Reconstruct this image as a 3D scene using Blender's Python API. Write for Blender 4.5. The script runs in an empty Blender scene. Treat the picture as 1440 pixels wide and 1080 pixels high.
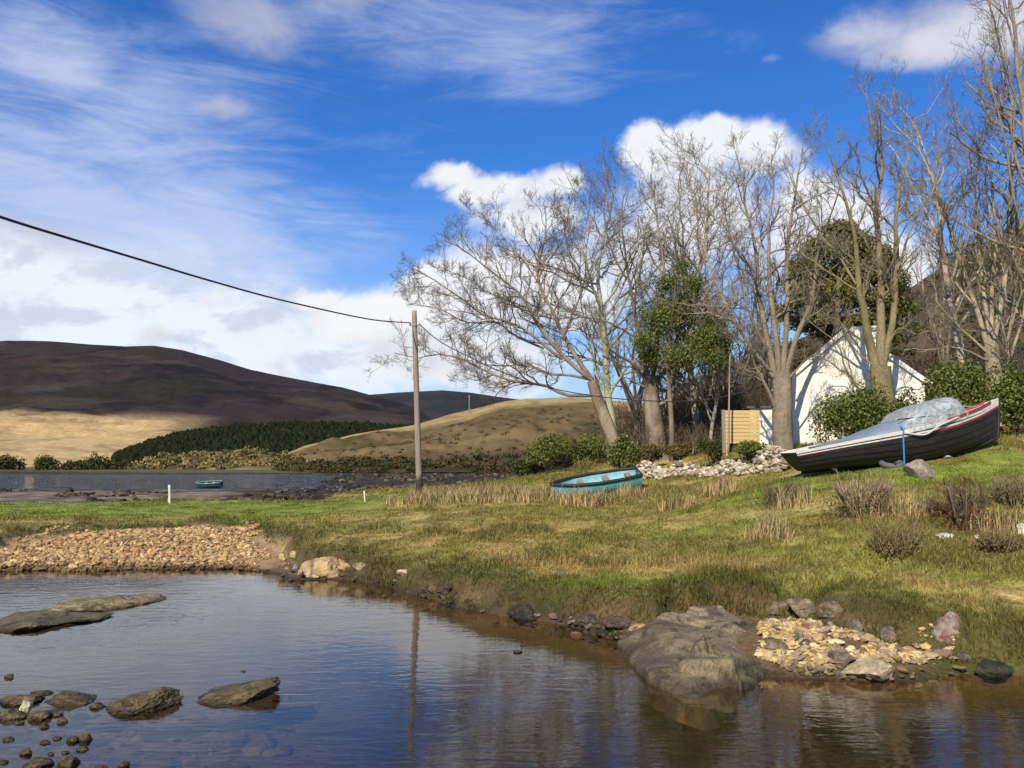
import bpy, math, random
import numpy as np
from mathutils import Vector
rng = np.random.default_rng(7)
random.seed(7)
SC = bpy.context.scene
COL = SC.collection
F = 720 / math.tan(math.radians(31.0))
HZ = 652.0
PIT = math.atan((HZ - 540) / F)
CZ = 3.0
cp, sp = math.cos(PIT), math.sin(PIT)

# ------------------------------------------------------------------ helpers
def U(px, py, d):
    """world point seen at photo pixel (px,py), d metres ahead of the viewer"""
    xc = (px - 720) / F; yc = (540 - py) / F
    y = cp - yc * sp; z = yc * cp + sp
    return np.array([xc / y * d, d, CZ + z / y * d])

def KX(px, d):
    return (px - 720) / F * cp * d

def _hash(ix, iy, iz, seed):
    h = (ix.astype(np.int64) * 374761393 + iy.astype(np.int64) * 668265263 + iz.astype(np.int64) * 2147483647 + seed * 974711) & 0xFFFFFFFF
    h = ((h ^ (h >> 13)) * 1274126177) & 0xFFFFFFFF
    h = (h ^ (h >> 16)) & 0xFFFFFFFF
    h = ((h ^ (h >> 15)) * 2246822519) & 0xFFFFFFFF
    return ((h ^ (h >> 13)) & 0xFFFF) / 65535.0

def vnoise(p, seed=0):
    p = np.asarray(p, float)
    i = np.floor(p); f = p - i
    f = f * f * f * (f * (f * 6 - 15) + 10)
    i = i.astype(np.int64)
    r = 0
    for dx in (0, 1):
        wx = f[..., 0] if dx else 1 - f[..., 0]
        for dy in (0, 1):
            wy = f[..., 1] if dy else 1 - f[..., 1]
            for dz in (0, 1):
                wz = f[..., 2] if dz else 1 - f[..., 2]
                r = r + wx * wy * wz * _hash(i[..., 0] + dx, i[..., 1] + dy, i[..., 2] + dz, seed)
    return r * 2 - 1

def fbm(p, octv=4, seed=0, gain=0.5):
    p = np.asarray(p, float); a = 1.0; s = 0; t = 0
    for o in range(octv):
        s = s + a * vnoise(p * (2.03 ** o) + 17.3 * o, seed + o); t += a; a *= gain
    return s / t

def n2(x, y, sc, octv=4, seed=0):
    return fbm(np.stack([x / sc, y / sc, np.zeros_like(x) + seed * 3.7], -1), octv, seed)

def sst(a, b, x):
    t = np.clip((x - a) / (b - a), 0, 1)
    return t * t * (3 - 2 * t)

def lerp(a, b, t):
    return a + (b - a) * t

def c3(*c):
    return np.array(c, float)

def mixc(base, col, w):
    return base * (1 - w[:, None]) + np.asarray(col)[None, :] * w[:, None]

def norm(v):
    return v / np.maximum(np.linalg.norm(v, axis=-1, keepdims=True), 1e-9)

def make_mesh(name, V, faces, col=None, mats=(), smooth=True, mat_idx=None):
    me = bpy.data.meshes.new(name)
    V = np.ascontiguousarray(np.asarray(V, np.float32).reshape(-1, 3))
    me.vertices.add(len(V)); me.vertices.foreach_set('co', V.ravel())
    fl = [np.asarray(f, np.int32) for f in faces if len(f)]
    loops = np.concatenate([f.ravel() for f in fl])
    tot = np.concatenate([np.full(len(f), f.shape[1], np.int32) for f in fl])
    st = np.concatenate([[0], np.cumsum(tot)[:-1]]).astype(np.int32)
    me.loops.add(len(loops)); me.loops.foreach_set('vertex_index', loops)
    me.polygons.add(len(tot)); me.polygons.foreach_set('loop_start', st)
    me.polygons.foreach_set('loop_total', tot)
    me.polygons.foreach_set('use_smooth', np.full(len(tot), smooth, bool))
    if mat_idx is not None:
        me.polygons.foreach_set('material_index', np.asarray(mat_idx, np.int32))
    me.update(calc_edges=True)
    if col is not None:
        col = np.asarray(col, np.float32)
        if col.ndim == 1: col = np.tile(col, (len(V), 1))
        a = me.color_attributes.new('Col', 'FLOAT_COLOR', 'POINT')
        c4 = np.ones((len(V), 4), np.float32); c4[:, :3] = np.clip(col, 0.002, 1)
        a.data.foreach_set('color', c4.ravel())
    for m in mats: me.materials.append(m)
    return me

def link(name, me, parent=None):
    o = bpy.data.objects.new(name, me); COL.objects.link(o)
    if parent is not None: o.parent = parent
    return o

def tag(o, label=None, cat=None, group=None, kind=None):
    if label: o['label'] = label
    if cat: o['category'] = cat
    if group: o['group'] = group
    if kind: o['kind'] = kind
    return o

def empty(name, loc, label, cat, group=None):
    o = bpy.data.objects.new(name, None); COL.objects.link(o)
    o.location = loc; o.empty_display_size = 0.3
    return tag(o, label, cat, group)

def part(name, V, faces, root, col=None, mats=(), smooth=True, label=None):
    """mesh in world coords -> child of root (root only translated)"""
    V = np.asarray(V, float).reshape(-1, 3)
    p = root
    while p is not None:
        V = V - np.array(p.location)[None, :]; p = p.parent
    o = link(name, make_mesh(name, V, faces, col, mats, smooth), root)
    if label: o['label'] = label
    return o

def cat(parts):
    """concatenate (V, [faces by size], C)"""
    VV, CC, ff, n = [], [], {}, 0
    for p in parts:
        V, fs = p[0], p[1]
        V = np.asarray(V, float).reshape(-1, 3)
        for f in fs:
            f = np.asarray(f)
            if len(f): ff.setdefault(f.shape[1], []).append(f + n)
        VV.append(V); n += len(V)
        if len(p) > 2:
            c = np.asarray(p[2], float)
            CC.append(np.tile(c, (len(V), 1)) if c.ndim == 1 else c)
    return np.concatenate(VV), [np.concatenate(v) for v in ff.values()], (np.concatenate(CC) if CC else None)

def tubes(P, R, sides, cap=False):
    P = np.asarray(P, float); R = np.asarray(R, float)
    N, K, _ = P.shape
    T = norm(np.gradient(P, axis=1))
    m = norm(T.mean(1))
    ax = np.argmin(np.abs(m), axis=1)
    ref = np.zeros((N, 3)); ref[np.arange(N), ax] = 1
    Nn = norm(np.cross(T, ref[:, None, :])); B = np.cross(T, Nn)
    a = np.arange(sides) / sides * 2 * math.pi
    V = P[:, :, None, :] + R[:, :, None, None] * (Nn[:, :, None, :] * np.cos(a)[None, None, :, None] + B[:, :, None, :] * np.sin(a)[None, None, :, None])
    idx = np.arange(N * K * sides).reshape(N, K, sides)
    q = np.stack([idx[:, :-1, :], np.roll(idx[:, :-1, :], -1, 2), np.roll(idx[:, 1:, :], -1, 2), idx[:, 1:, :]], -1).reshape(-1, 4)
    fs = [q]
    if cap: fs += [idx[:, -1, :].reshape(N, sides), idx[:, 0, ::-1].reshape(N, sides)]
    return V.reshape(-1, 3), fs

def tube1(pts, r, sides=8, cap=True, n=None):
    pts = np.asarray(pts, float)
    if n: pts = resample(pts, n)
    r = np.asarray(r, float)
    R = np.full(len(pts), float(r)) if r.ndim == 0 else np.interp(np.linspace(0, 1, len(pts)), np.linspace(0, 1, len(r)), r)
    return tubes(pts[None], R[None], sides, cap)

def resample(pts, n):
    pts = np.asarray(pts, float)
    s = np.concatenate([[0], np.cumsum(np.linalg.norm(np.diff(pts, axis=0), axis=1))])
    # catmull-rom through the points
    m = len(pts); t = np.linspace(0, s[-1], n)
    k = np.clip(np.searchsorted(s, t, 'right') - 1, 0, m - 2)
    u = ((t - s[k]) / np.maximum(s[k + 1] - s[k], 1e-9))[:, None]
    p0 = pts[np.maximum(k - 1, 0)]; p1 = pts[k]; p2 = pts[k + 1]; p3 = pts[np.minimum(k + 2, m - 1)]
    return 0.5 * ((2 * p1) + (-p0 + p2) * u + (2 * p0 - 5 * p1 + 4 * p2 - p3) * u ** 2 + (-p0 + 3 * p1 - 3 * p2 + p3) * u ** 3)

def box(x0, x1, y0, y1, z0, z1):
    V = np.array([[x0, y0, z0], [x1, y0, z0], [x1, y1, z0], [x0, y1, z0], [x0, y0, z1], [x1, y0, z1], [x1, y1, z1], [x0, y1, z1]], float)
    return V, [np.array([[0, 3, 2, 1], [4, 5, 6, 7], [0, 1, 5, 4], [1, 2, 6, 5], [2, 3, 7, 6], [3, 0, 4, 7]])]

_ico = {}
def ico(sub):
    if sub in _ico: return _ico[sub]
    t = (1 + 5 ** .5) / 2
    V = [(-1, t, 0), (1, t, 0), (-1, -t, 0), (1, -t, 0), (0, -1, t), (0, 1, t), (0, -1, -t), (0, 1, -t), (t, 0, -1), (t, 0, 1), (-t, 0, -1), (-t, 0, 1)]
    Fc = [(0, 11, 5), (0, 5, 1), (0, 1, 7), (0, 7, 10), (0, 10, 11), (1, 5, 9), (5, 11, 4), (11, 10, 2), (10, 7, 6), (7, 1, 8), (3, 9, 4), (3, 4, 2), (3, 2, 6), (3, 6, 8), (3, 8, 9), (4, 9, 5), (2, 4, 11), (6, 2, 10), (8, 6, 7), (9, 8, 1)]
    V = [np.array(v) / np.linalg.norm(v) for v in V]
    for _ in range(sub):
        mid = {}; nf = []
        def mp(a, b):
            k = (min(a, b), max(a, b))
            if k not in mid:
                v = V[a] + V[b]; V.append(v / np.linalg.norm(v)); mid[k] = len(V) - 1
            return mid[k]
        for a, b, c in Fc:
            ab, bc, ca = mp(a, b), mp(b, c), mp(c, a)
            nf += [(a, ab, ca), (b, bc, ab), (c, ca, bc), (ab, bc, ca)]
        Fc = nf
    _ico[sub] = (np.array(V), np.array(Fc)); return _ico[sub]

def rotz(V, a):
    c, s = math.cos(a), math.sin(a)
    return V @ np.array([[c, s, 0], [-s, c, 0], [0, 0, 1]])

def rotx(V, a):
    c, s = math.cos(a), math.sin(a)
    return V @ np.array([[1, 0, 0], [0, c, s], [0, -s, c]])

def roty(V, a):
    c, s = math.cos(a), math.sin(a)
    return V @ np.array([[c, 0, -s], [0, 1, 0], [s, 0, c]])

def rock(size, seed, sub=4, cuts=12, cutd=(0.55, 0.9), rough=0.10, rz=0.0, tilt=0.0):
    """angular stone: a sphere clipped by random planes, then weathered"""
    r = np.random.default_rng(seed)
    V, Fc = ico(sub); V = V.copy()
    nn = norm(r.normal(size=(cuts, 3))); dd = r.uniform(*cutd, cuts)
    for n, d in zip(nn, dd):
        k = V @ n - d
        V = V - np.maximum(k, 0)[:, None] * n[None, :] * 0.96
    o = r.uniform(0, 50, 3)
    V = V * (1 + rough * fbm(V * 2.2 + o, 5, seed, .6)[:, None] + rough * .35 * fbm(V * 9 + o, 3, seed + 9)[:, None])
    V = V - (V.max(0) + V.min(0)) / 2; V = V / np.abs(V).max(0) * np.asarray(size)[None, :]
    if tilt: V = roty(V, tilt)
    V = rotz(V, rz)
    return V, [Fc]

# ------------------------------------------------------------------ materials
def _mat(name):
    m = bpy.data.materials.new(name); m.use_nodes = True
    nt = m.node_tree; nt.nodes.clear()
    out = nt.nodes.new('ShaderNodeOutputMaterial')
    return m, nt, out

def mat_col(name, rough=0.8, var=0.35, scale=3.0, scale2=25.0, bump=0.0, bscale=20.0, transl=0.0, color=None, spec=0.3, bdist=0.02, stretch=None, metal=0):
    """principled surface: colour attribute (or fixed colour) broken up by two noises"""
    m, nt, out = _mat(name); N = nt.nodes; L = nt.links
    bs = N.new('ShaderNodeBsdfPrincipled')
    bs.inputs['Roughness'].default_value = rough
    bs.inputs['Specular IOR Level'].default_value = spec
    bs.inputs['Metallic'].default_value = metal
    if color is None:
        at = N.new('ShaderNodeAttribute'); at.attribute_name = 'Col'; csrc = at.outputs['Color']
    else:
        rgb = N.new('ShaderNodeRGB'); rgb.outputs[0].default_value = (*color, 1); csrc = rgb.outputs[0]
    tc = N.new('ShaderNodeTexCoord'); vec = tc.outputs['Object']
    if stretch:
        mp = N.new('ShaderNodeMapping'); mp.inputs['Scale'].default_value = stretch
        L.new(vec, mp.inputs['Vector']); vec = mp.outputs['Vector']
    if var > 0:
        n1 = N.new('ShaderNodeTexNoise'); n1.inputs['Scale'].default_value = scale; n1.inputs['Detail'].default_value = 6
        n1.inputs['Roughness'].default_value = 0.65
        n2_ = N.new('ShaderNodeTexNoise'); n2_.inputs['Scale'].default_value = scale2; n2_.inputs['Detail'].default_value = 4
        L.new(vec, n1.inputs['Vector']); L.new(vec, n2_.inputs['Vector'])
        ad = N.new('ShaderNodeMath'); ad.operation = 'ADD'
        L.new(n1.outputs['Fac'], ad.inputs[0]); L.new(n2_.outputs['Fac'], ad.inputs[1])
        mr = N.new('ShaderNodeMapRange'); mr.inputs['From Min'].default_value = 0.7; mr.inputs['From Max'].default_value = 1.3
        mr.inputs['To Min'].default_value = 1 - var; mr.inputs['To Max'].default_value = 1 + var
        L.new(ad.outputs[0], mr.inputs['Value'])
        mu = N.new('ShaderNodeVectorMath'); mu.operation = 'SCALE'
        L.new(csrc, mu.inputs[0]); L.new(mr.outputs[0], mu.inputs['Scale']); csrc = mu.outputs[0]
    L.new(csrc, bs.inputs['Base Color'])
    if bump > 0:
        nb = N.new('ShaderNodeTexNoise'); nb.inputs['Scale'].default_value = bscale; nb.inputs['Detail'].default_value = 6
        L.new(vec, nb.inputs['Vector'])
        bp = N.new('ShaderNodeBump'); bp.inputs['Strength'].default_value = bump; bp.inputs['Distance'].default_value = bdist
        L.new(nb.outputs['Fac'], bp.inputs['Height']); L.new(bp.outputs[0], bs.inputs['Normal'])
    sh = bs.outputs[0]
    if transl > 0:
        tr = N.new('ShaderNodeBsdfTranslucent'); L.new(csrc, tr.inputs['Color'])
        mx = N.new('ShaderNodeMixShader'); mx.inputs[0].default_value = transl
        L.new(sh, mx.inputs[1]); L.new(tr.outputs[0], mx.inputs[2]); sh = mx.outputs[0]
    L.new(sh, out.inputs['Surface'])
    return m

M_ground = mat_col('ground_cover', .9, .45, 1.3, 14, .9, 9, bdist=.05, spec=.15)
M_mud = None
M_hill = mat_col('hill_cover', .95, .35, .02, .15, 0.6, .12, spec=.1, bdist=2.0)
M_grass = mat_col('grass_blades', .7, .18, .6, 4, 0, transl=.42, spec=.2)
M_leaf = mat_col('leaves', .55, .15, 1.0, 6, 0, transl=.25, spec=.25)
M_far = mat_col('far_foliage', 1, .2, .05, .4, 0, spec=.02)
M_bark = mat_col('bark', .9, .45, 2.5, 22, .8, 14, spec=.15, bdist=.03, stretch=(1, 1, .45))
M_twig = mat_col('twigs', .85, .25, 1.0, 6, 0, spec=.2)
M_rock = mat_col('rock', .8, .4, 2.2, 18, .8, 16, spec=.25, bdist=.03)
M_pebble = mat_col('pebbles', .8, .25, 6, 40, .4, 40, spec=.25, bdist=.01)
M_wet = mat_col('wet_rock', .6, .45, 3, 22, .9, 20, spec=.3, bdist=.03)

# ------------------------------------------------------------------ terrain
def line(pts):
    a = np.array([(KX(p, d), d) for p, d in pts]); return a[np.argsort(a[:, 0])]

def pix0(pts, z=0.0):
    out = []
    for px, py in pts:
        d = (CZ - z) * F / (py - HZ); out.append((px, d * 1.0))
    return out

SHORE = line([(-2400, 24), (-1000, 24)] + pix0([(-200, 800), (0, 801), (60, 799), (130, 801), (190, 798), (250, 799), (330, 797), (385, 803), (410, 814), (455, 812), (520, 816), (560, 826), (600, 836), (640, 850), (680, 856), (720, 863), (760, 868), (800, 876), (850, 891), (900, 902), (960, 930), (1000, 940), (1080, 945), (1180, 946), (1260, 951), (1330, 942), (1380, 936), (1440, 946), (1700, 960)]) + [(2600, 11), (5200, 10)])
BANK = line([(-2400, 27), (-900, 27), (-300, 27), (0, 27.0), (50, 28.0), (90, 30.6), (140, 30.2), (220, 31), (290, 32.6), (350, 32), (380, 27.4), (420, 24.9), (460, 24.0), (500, 23.3), (560, 21.8), (610, 20.1), (640, 18.9), (700, 17.8), (760, 17.1), (800, 16.6), (860, 15.6), (920, 15.0), (950, 15.6), (1010, 16.0), (1060, 15.6), (1100, 15.1), (1200, 13.9), (1270, 13.2), (1340, 12.95), (1390, 12.75), (1440, 12.5), (1700, 12.2), (2600, 11.6), (5200, 10.6)])
LOUGH = line([(-6000, 38), (-600, 40), (0, 45), (240, 46), (400, 45.4), (450, 45), (500, 54), (560, 62), (700, 66), (800, 84), (900, 105), (1000, 140), (1100, 220), (1150, 330)])

def sdist(x, y, pl):
    d2 = np.full(x.shape, 1e18)
    for a, b in zip(pl[:-1], pl[1:]):
        v = b - a; t = np.clip(((x - a[0]) * v[0] + (y - a[1]) * v[1]) / (v @ v), 0, 1)
        d2 = np.minimum(d2, (x - a[0] - t * v[0]) ** 2 + (y - a[1] - t * v[1]) ** 2)
    return np.sqrt(d2) * np.where(y > np.interp(x, pl[:, 0], pl[:, 1]), 1, -1)

CP = [(-2000, 30, .9), (-2000, 60, .9), (-400, 30, .9), (-400, 45, .9), (0, 30, .85), (0, 43, 1.0), (250, 34, .85), (250, 43, 1.02), (400, 28, .75), (420, 34, .95), (420, 42, 1.05),
      (500, 24, .65), (500, 30, .9), (500, 40, 1.2), (589, 40, 1.46), (560, 55, 1.4), (600, 22, .6), (620, 28, 1.0), (620, 34, 1.25),
      (700, 18.5, .62), (700, 23, .95), (700, 30, 1.25), (700, 40, 1.55), (700, 58, 1.6), (850, 17, .72), (850, 20, .85), (850, 25, 1.16), (850, 32, 1.5), (850, 39, 1.75), (850, 46, 2.7), (850, 60, 3.2),
      (1000, 16, .80), (1000, 19, .95), (1000, 24, 1.4), (1000, 30, 1.9), (1000, 36, 2.3), (1000, 41, 3.2), (1000, 60, 4.0),
      (1150, 14.5, .68), (1150, 18, 1.05), (1150, 22, 1.7), (1128, 27, 2.68), (1150, 31, 3.0), (1150, 38, 3.8), (1150, 60, 5),
      (1255, 27.5, 2.9), (1330, 27.7, 3.18), (1400, 28, 3.5), (1300, 13.3, .62), (1300, 17, 1.15), (1300, 21, 1.8), (1300, 24.5, 2.55), (1300, 38, 4.0), (1300, 60, 7),
      (1440, 13.5, .66), (1440, 17, 1.2), (1440, 22, 2.05), (1440, 28, 3.65), (1440, 38, 4.6), (1440, 60, 9), (1800, 13.5, .6), (1800, 20, 1.7), (1800, 30, 3.8), (1800, 60, 9), (2600, 14, .8), (2600, 30, 4),
      (700, 100, 1.0), (850, 100, 2.5), (1100, 110, 8), (1440, 110, 14)]
CPX = np.array([(KX(p, d), d) for p, d, z in CP]); CPZ = np.array([z for *_, z in CP])
def _tps():
    n = len(CPX)
    d = np.linalg.norm(CPX[:, None] - CPX[None], axis=-1)
    K = np.where(d > 0, d ** 2 * np.log(np.maximum(d, 1e-9)), 0) + np.eye(n) * 2.0
    Pm = np.hstack([np.ones((n, 1)), CPX])
    A = np.zeros((n + 3, n + 3)); A[:n, :n] = K; A[:n, n:] = Pm; A[n:, :n] = Pm.T
    return np.linalg.solve(A, np.concatenate([CPZ, np.zeros(3)]))
TW = _tps()
def Gland(x, y):
    out = TW[-3] + TW[-2] * x + TW[-1] * y
    for i, (a, b) in enumerate(CPX):
        r2 = (x - a) ** 2 + (y - b) ** 2
        out = out + TW[i] * .5 * r2 * np.log(np.maximum(r2, 1e-12))
    return np.clip(out, .35, 15)

def zones(x, y):
    x = np.asarray(x, float); y = np.asarray(y, float)
    wob = n2(x, y, .9, 3, 3) * .32 + n2(x, y, 4.0, 2, 5) * .22
    s = sdist(x, y, SHORE) + n2(x, y, .7, 3, 8) * .12
    b = sdist(x, y, BANK) + wob + .38 * sst(KX(400, 25), KX(450, 24), x) * (1 - sst(KX(900, 15), KX(960, 15.3), x))
    l = sdist(x, y, LOUGH) + n2(x, y, 3.0, 3, 12) * 1.2
    return s, b, l

def Z(x, y, full=False):
    x = np.asarray(x, float); y = np.asarray(y, float)
    s, b, l = zones(x, y)
    far = sst(90, 130, np.hypot(x, y) * np.where(x < -20, 1.3, 1.0))
    g = Gland(np.clip(x, -60, 80), np.clip(y, 10, 110))
    g = g + .13 * n2(x, y, 2.0, 4, 21) + .07 * n2(x, y, .6, 3, 22) + .12 * n2(x, y, 7, 2, 23)
    # gully cutting the right-hand bank
    gx = KX(1190, 16.5); gy = 16.5
    for pn, wn, bn, dn in ((20, 60, 1.0, .42), (128, 9, .9, .40), (214, 8, .7, .35), (395, 14, 1.1, .30), (300, 10, .8, .25)):
        g = g - dn * np.exp(-((x - KX(pn, 30)) / (wn / F * 30)) ** 2 - ((b - bn) / (.30 if wn > 20 else .7)) ** 2)
    u = (x - gx) * .8 + (y - gy) * .6; w = -(x - gx) * .6 + (y - gy) * .8
    g = g - .38 * np.exp(-(w / .45) ** 2) * sst(-3.2, -2.0, u) * (1 - sst(.6, 2.6, u))
    beach = np.where(s > 0, .055 * np.minimum(s, 9) + .10 * sst(0, .5, s), 0)
    heap = .30 * np.exp(-((x - KX(230, 29)) / 6.0) ** 2 - ((y - 29.3) / 2.2) ** 2) 
    cob = .22 * np.exp(-((x - KX(1130, 13.7)) / 1.2) ** 2 - ((y - 13.9) / .8) ** 2)
    beach = beach + (heap + cob) * sst(0, .6, s) + .03 * n2(x, y, .9, 3, 31)
    step = sst(-.05, .55, b)
    h = beach * (1 - step) + np.maximum(g, beach) * step
    # creek bed, then the near bank the viewer stands on
    bed = -.10 - .42 * (1 - np.exp(np.minimum(s, 0) / 2.2)) + .07 * n2(x, y, 1.6, 4, 41)
    left = 1 - sst(-4.5, .5, x + .12 * (y - 10))          # shallow stony water on the left
    bed = bed + left * .20 * sst(4, 8, 14 - y)
    h = np.where(s > 0, h, np.minimum(bed, -.02 + .0 * s))
    sn = 4.6 - y + .5 * n2(x, y, 2.5, 3, 45)
    h = lerp(h, 1.4 + .05 * n2(x, y, 2, 3, 46), sst(-.6, 1.6, sn))
    # mud flats of the lough
    mud = .13 + .16 * n2(x, y, 14, 4, 51) + .05 * n2(x, y, 2.5, 3, 52)
    wband = sst(95, 112, y) * (1 - sst(225, 262, y)) * (1 - sst(-.30, -.16, x / np.maximum(y, 1)))
    mud = mud - .55 * wband
    h = lerp(h, mud, sst(-.8, 2.2, l))
    land_far = sst(262, 280, y + 20 * n2(x, y, 30, 3, 55))
    h = lerp(h, .9 + .5 * n2(x, y, 40, 3, 56), np.where(l > 0, land_far, 0))
    if full: return h, s, b, l, step, sn, left
    return h

def rushw(x, y):
    """where the tall straw-coloured rushes stand"""
    def e(px, d, rx, ry): return np.exp(-((x - KX(px, d)) / rx) ** 2 - ((y - d) / ry) ** 2)
    return np.maximum.reduce([e(650, 37.5, 2.8, 2.6), e(610, 37.5, 1.4, 2.0), e(735, 36, 1.8, 2.2), e(825, 32, 1.1, 1.5), .8 * e(885, 33.5, .9, 1.0), e(1085, 20.2, .55, .7), e(1010, 30.5, .7, .8), .7 * e(945, 28, .8, .8), e(1260, 20.5, .8, .6), .8 * e(1110, 23.5, .6, .6), .8 * e(1400, 19, .6, .6)])

def greenw(x, y):
    def e(px, d, rx, ry): return np.exp(-((x - KX(px, d)) / rx) ** 2 - ((y - d) / ry) ** 2)
    return np.clip(e(60, 40, 14, 5) + e(300, 40, 9, 4.5) + .9 * e(520, 36.5, 2.6, 2.0) + .8 * e(1260, 26, 4.5, 1.8) + .9 * e(1420, 25, 3, 2.2) + .55 * e(960, 22, 2.4, .8) + .8 * e(860, 17.2, 1.3, .5) + .35 * e(1430, 15, 1.5, 1.2) + .5 * e(1100, 27, 2.2, 1.0), 0, 1)

C_green = c3(.185, .225, .034); C_olive = c3(.245, .218, .052); C_straw = c3(.50, .365, .145); C_moss = c3(.150, .142, .032)
C_peat = c3(.035, .024, .016); C_gravel = c3(.40, .265, .135); C_sand = c3(.125, .088, .045)
def grass_col(x, y):
    n = len(x)
    c = np.tile(C_olive, (n, 1))
    st = sst(.0, .30, n2(x, y, 2.6, 4, 61) + .35 * n2(x * .5, y, .5, 3, 62)) * .9
    c = mixc(c, C_straw, st * .6)
    c = mixc(c, C_green, sst(.0, .5, n2(x, y, 3.3, 3, 63)) * .25)
    c = mixc(c, C_green, np.clip(greenw(x, y) * 1.15, 0, .96))
    c = mixc(c, C_straw * c3(1, .93, .85), np.clip(rushw(x, y) * .8, 0, .8))
    c = mixc(c, c3(.16, .07, .025), sst(.32, .55, n2(x, y, 1.7, 3, 66)) * .5 * sst(17, 19, y))
    s = sdist(x, y, BANK)
    rt = sst(KX(520, 24), KX(700, 18), x)
    rag = s + .5 * n2(x, y, .8, 3, 67)
    c = mixc(c, C_straw * c3(.95, .93, .85), sst(.9, 1.5, rag) * (1 - sst(2.2, 3.4, rag)) * .75 * rt * sst(-.25, .2, n2(x, y, 1.5, 2, 68)))
    c = mixc(c, C_moss, (1 - sst(.9, 1.6, rag)) * .9 * np.maximum(rt, .75))
    c = mixc(c, c3(.095, .085, .024), (1 - sst(.2, .75, rag)) * .5)
    c = mixc(c, C_green * c3(1, 1.1, .9), np.clip((.9 * np.exp(-((x - KX(860, 17)) / 1.3) ** 2 - ((y - 16.9) / .6) ** 2)), 0, 1) * .8)
    c = mixc(c, c3(.13, .122, .030), sst(.12, .35, n2(x, y, 1.2, 4, 69)) * .6)
    return c

def terrain():
    th = np.concatenate([np.linspace(-48, 48, 620), np.linspace(48, 312, 90)[1:-1]])
    th = np.radians(th)
    r = np.concatenate([np.linspace(.6, 8, 26)[:-1], np.arange(8, 48, .15), 48 * (1.018 ** np.arange(0, 104)), 310 * (1.13 ** np.arange(0, 30))])
    T, R = np.meshgrid(th, r)
    x = (R * np.sin(T)).ravel(); y = (R * np.cos(T)).ravel()
    z, s, b, l, step, sn, left = Z(x, y, True)
    nr, nt = R.shape
    idx = np.arange(nr * nt).reshape(nr, nt)
    q = np.stack([idx[:-1], np.roll(idx[:-1], -1, 1), np.roll(idx[1:], -1, 1), idx[1:]], -1).reshape(-1, 4)[:, ::-1]
    V = np.stack([x, y, z], -1)
    V = np.vstack([V, [[0, 0, z[:nt].mean()]]])
    fan = np.stack([np.full(nt, nr * nt), np.roll(idx[0], -1), idx[0]], -1)
    c = grass_col(x, y)
    # bank faces: bare peat, with the shade of the undercut turf painted in
    face = (1 - sst(.35, .7, b)) * sst(-.3, .0, b)
    c = mixc(c, c3(.048, .037, .015), face * .85)
    beach = 1 - step
    red = c3(.17, .095, .050)
    bc = np.tile(C_sand, (len(x), 1))
    bc = mixc(bc, red, sst(-.2, .4, n2(x, y, 1.0, 3, 71)) * sst(KX(420, 23), KX(560, 22), x))
    gr = (1 - sst(KX(375, 25), KX(400, 24), x))
    bc = mixc(bc, C_gravel * .8, gr)
    bc = mixc(bc, C_peat * 1.2, 1 - sst(.0, .45, s + .2 * n2(x, y, .8, 3, 72)))
    bc = mixc(bc, C_moss * .6, sst(KX(1180, 14), KX(1300, 13.5), x) * .8)
    c = c * (1 - beach[:, None]) + bc * beach[:, None]
    bedc = np.tile(c3(.034, .024, .011), (len(x), 1))
    bedc = mixc(bedc, c3(.020, .014, .007), sst(-.05, .3, n2(x, y, 1.5, 4, 76)) * .7)
    bedc = mixc(bedc, c3(.11, .072, .030), sst(-1.3, -.05, s) * .8)
    bedc = mixc(bedc, c3(.075, .062, .050), (.4 + .5 * sst(.05, .5, n2(x, y, .9, 4, 75))) * left)
    wet = 1 - sst(-.05, .02, s)
    c = c * (1 - wet[:, None]) + bedc * wet[:, None]
    near = sst(-.2, .8, sn)
    c = mixc(c, C_olive, near)
    mc_n = n2(x, y, 1.3, 4, 84)
    m = sst(-.6, .8, l)
    mc = np.tile(c3(.060, .045, .026), (len(x), 1))
    pale = (1 - sst(75, 115, y + 18 * n2(x, y, 16, 3, 81))) * (1 - sst(-.42, -.20, x / np.maximum(y, 1))) * sst(56, 66, y)
    mc = mixc(mc, c3(.27, .205, .15), pale * .9)
    mc = mixc(mc, c3(.030, .024, .013), sst(-.05, .3, n2(x, y, 6, 4, 82)) * .8)
    mc = mixc(mc, c3(.035, .027, .013), sst(-.30, -.20, x / np.maximum(y, 1)) * .75)
    mc = mc * (1 + .9 * mc_n[:, None]); mc = mixc(mc, c3(.014, .011, .007), sst(.1, .3, n2(x, y, 2.2, 4, 85)) * .7)
    c = c * (1 - m[:, None]) + mc * m[:, None]
    lf = sst(258, 275, y) * (l > 0)
    c = mixc(c, c3(.10, .095, .035), lf)
    c = np.vstack([c, C_olive[None]])
    o = link('ground', make_mesh('ground', V, [q, fan], c, [M_ground]))
    tag(o, 'grassy creek bank, gravel, mud flats and stream bed', 'ground', kind='structure')
terrain()

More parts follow.
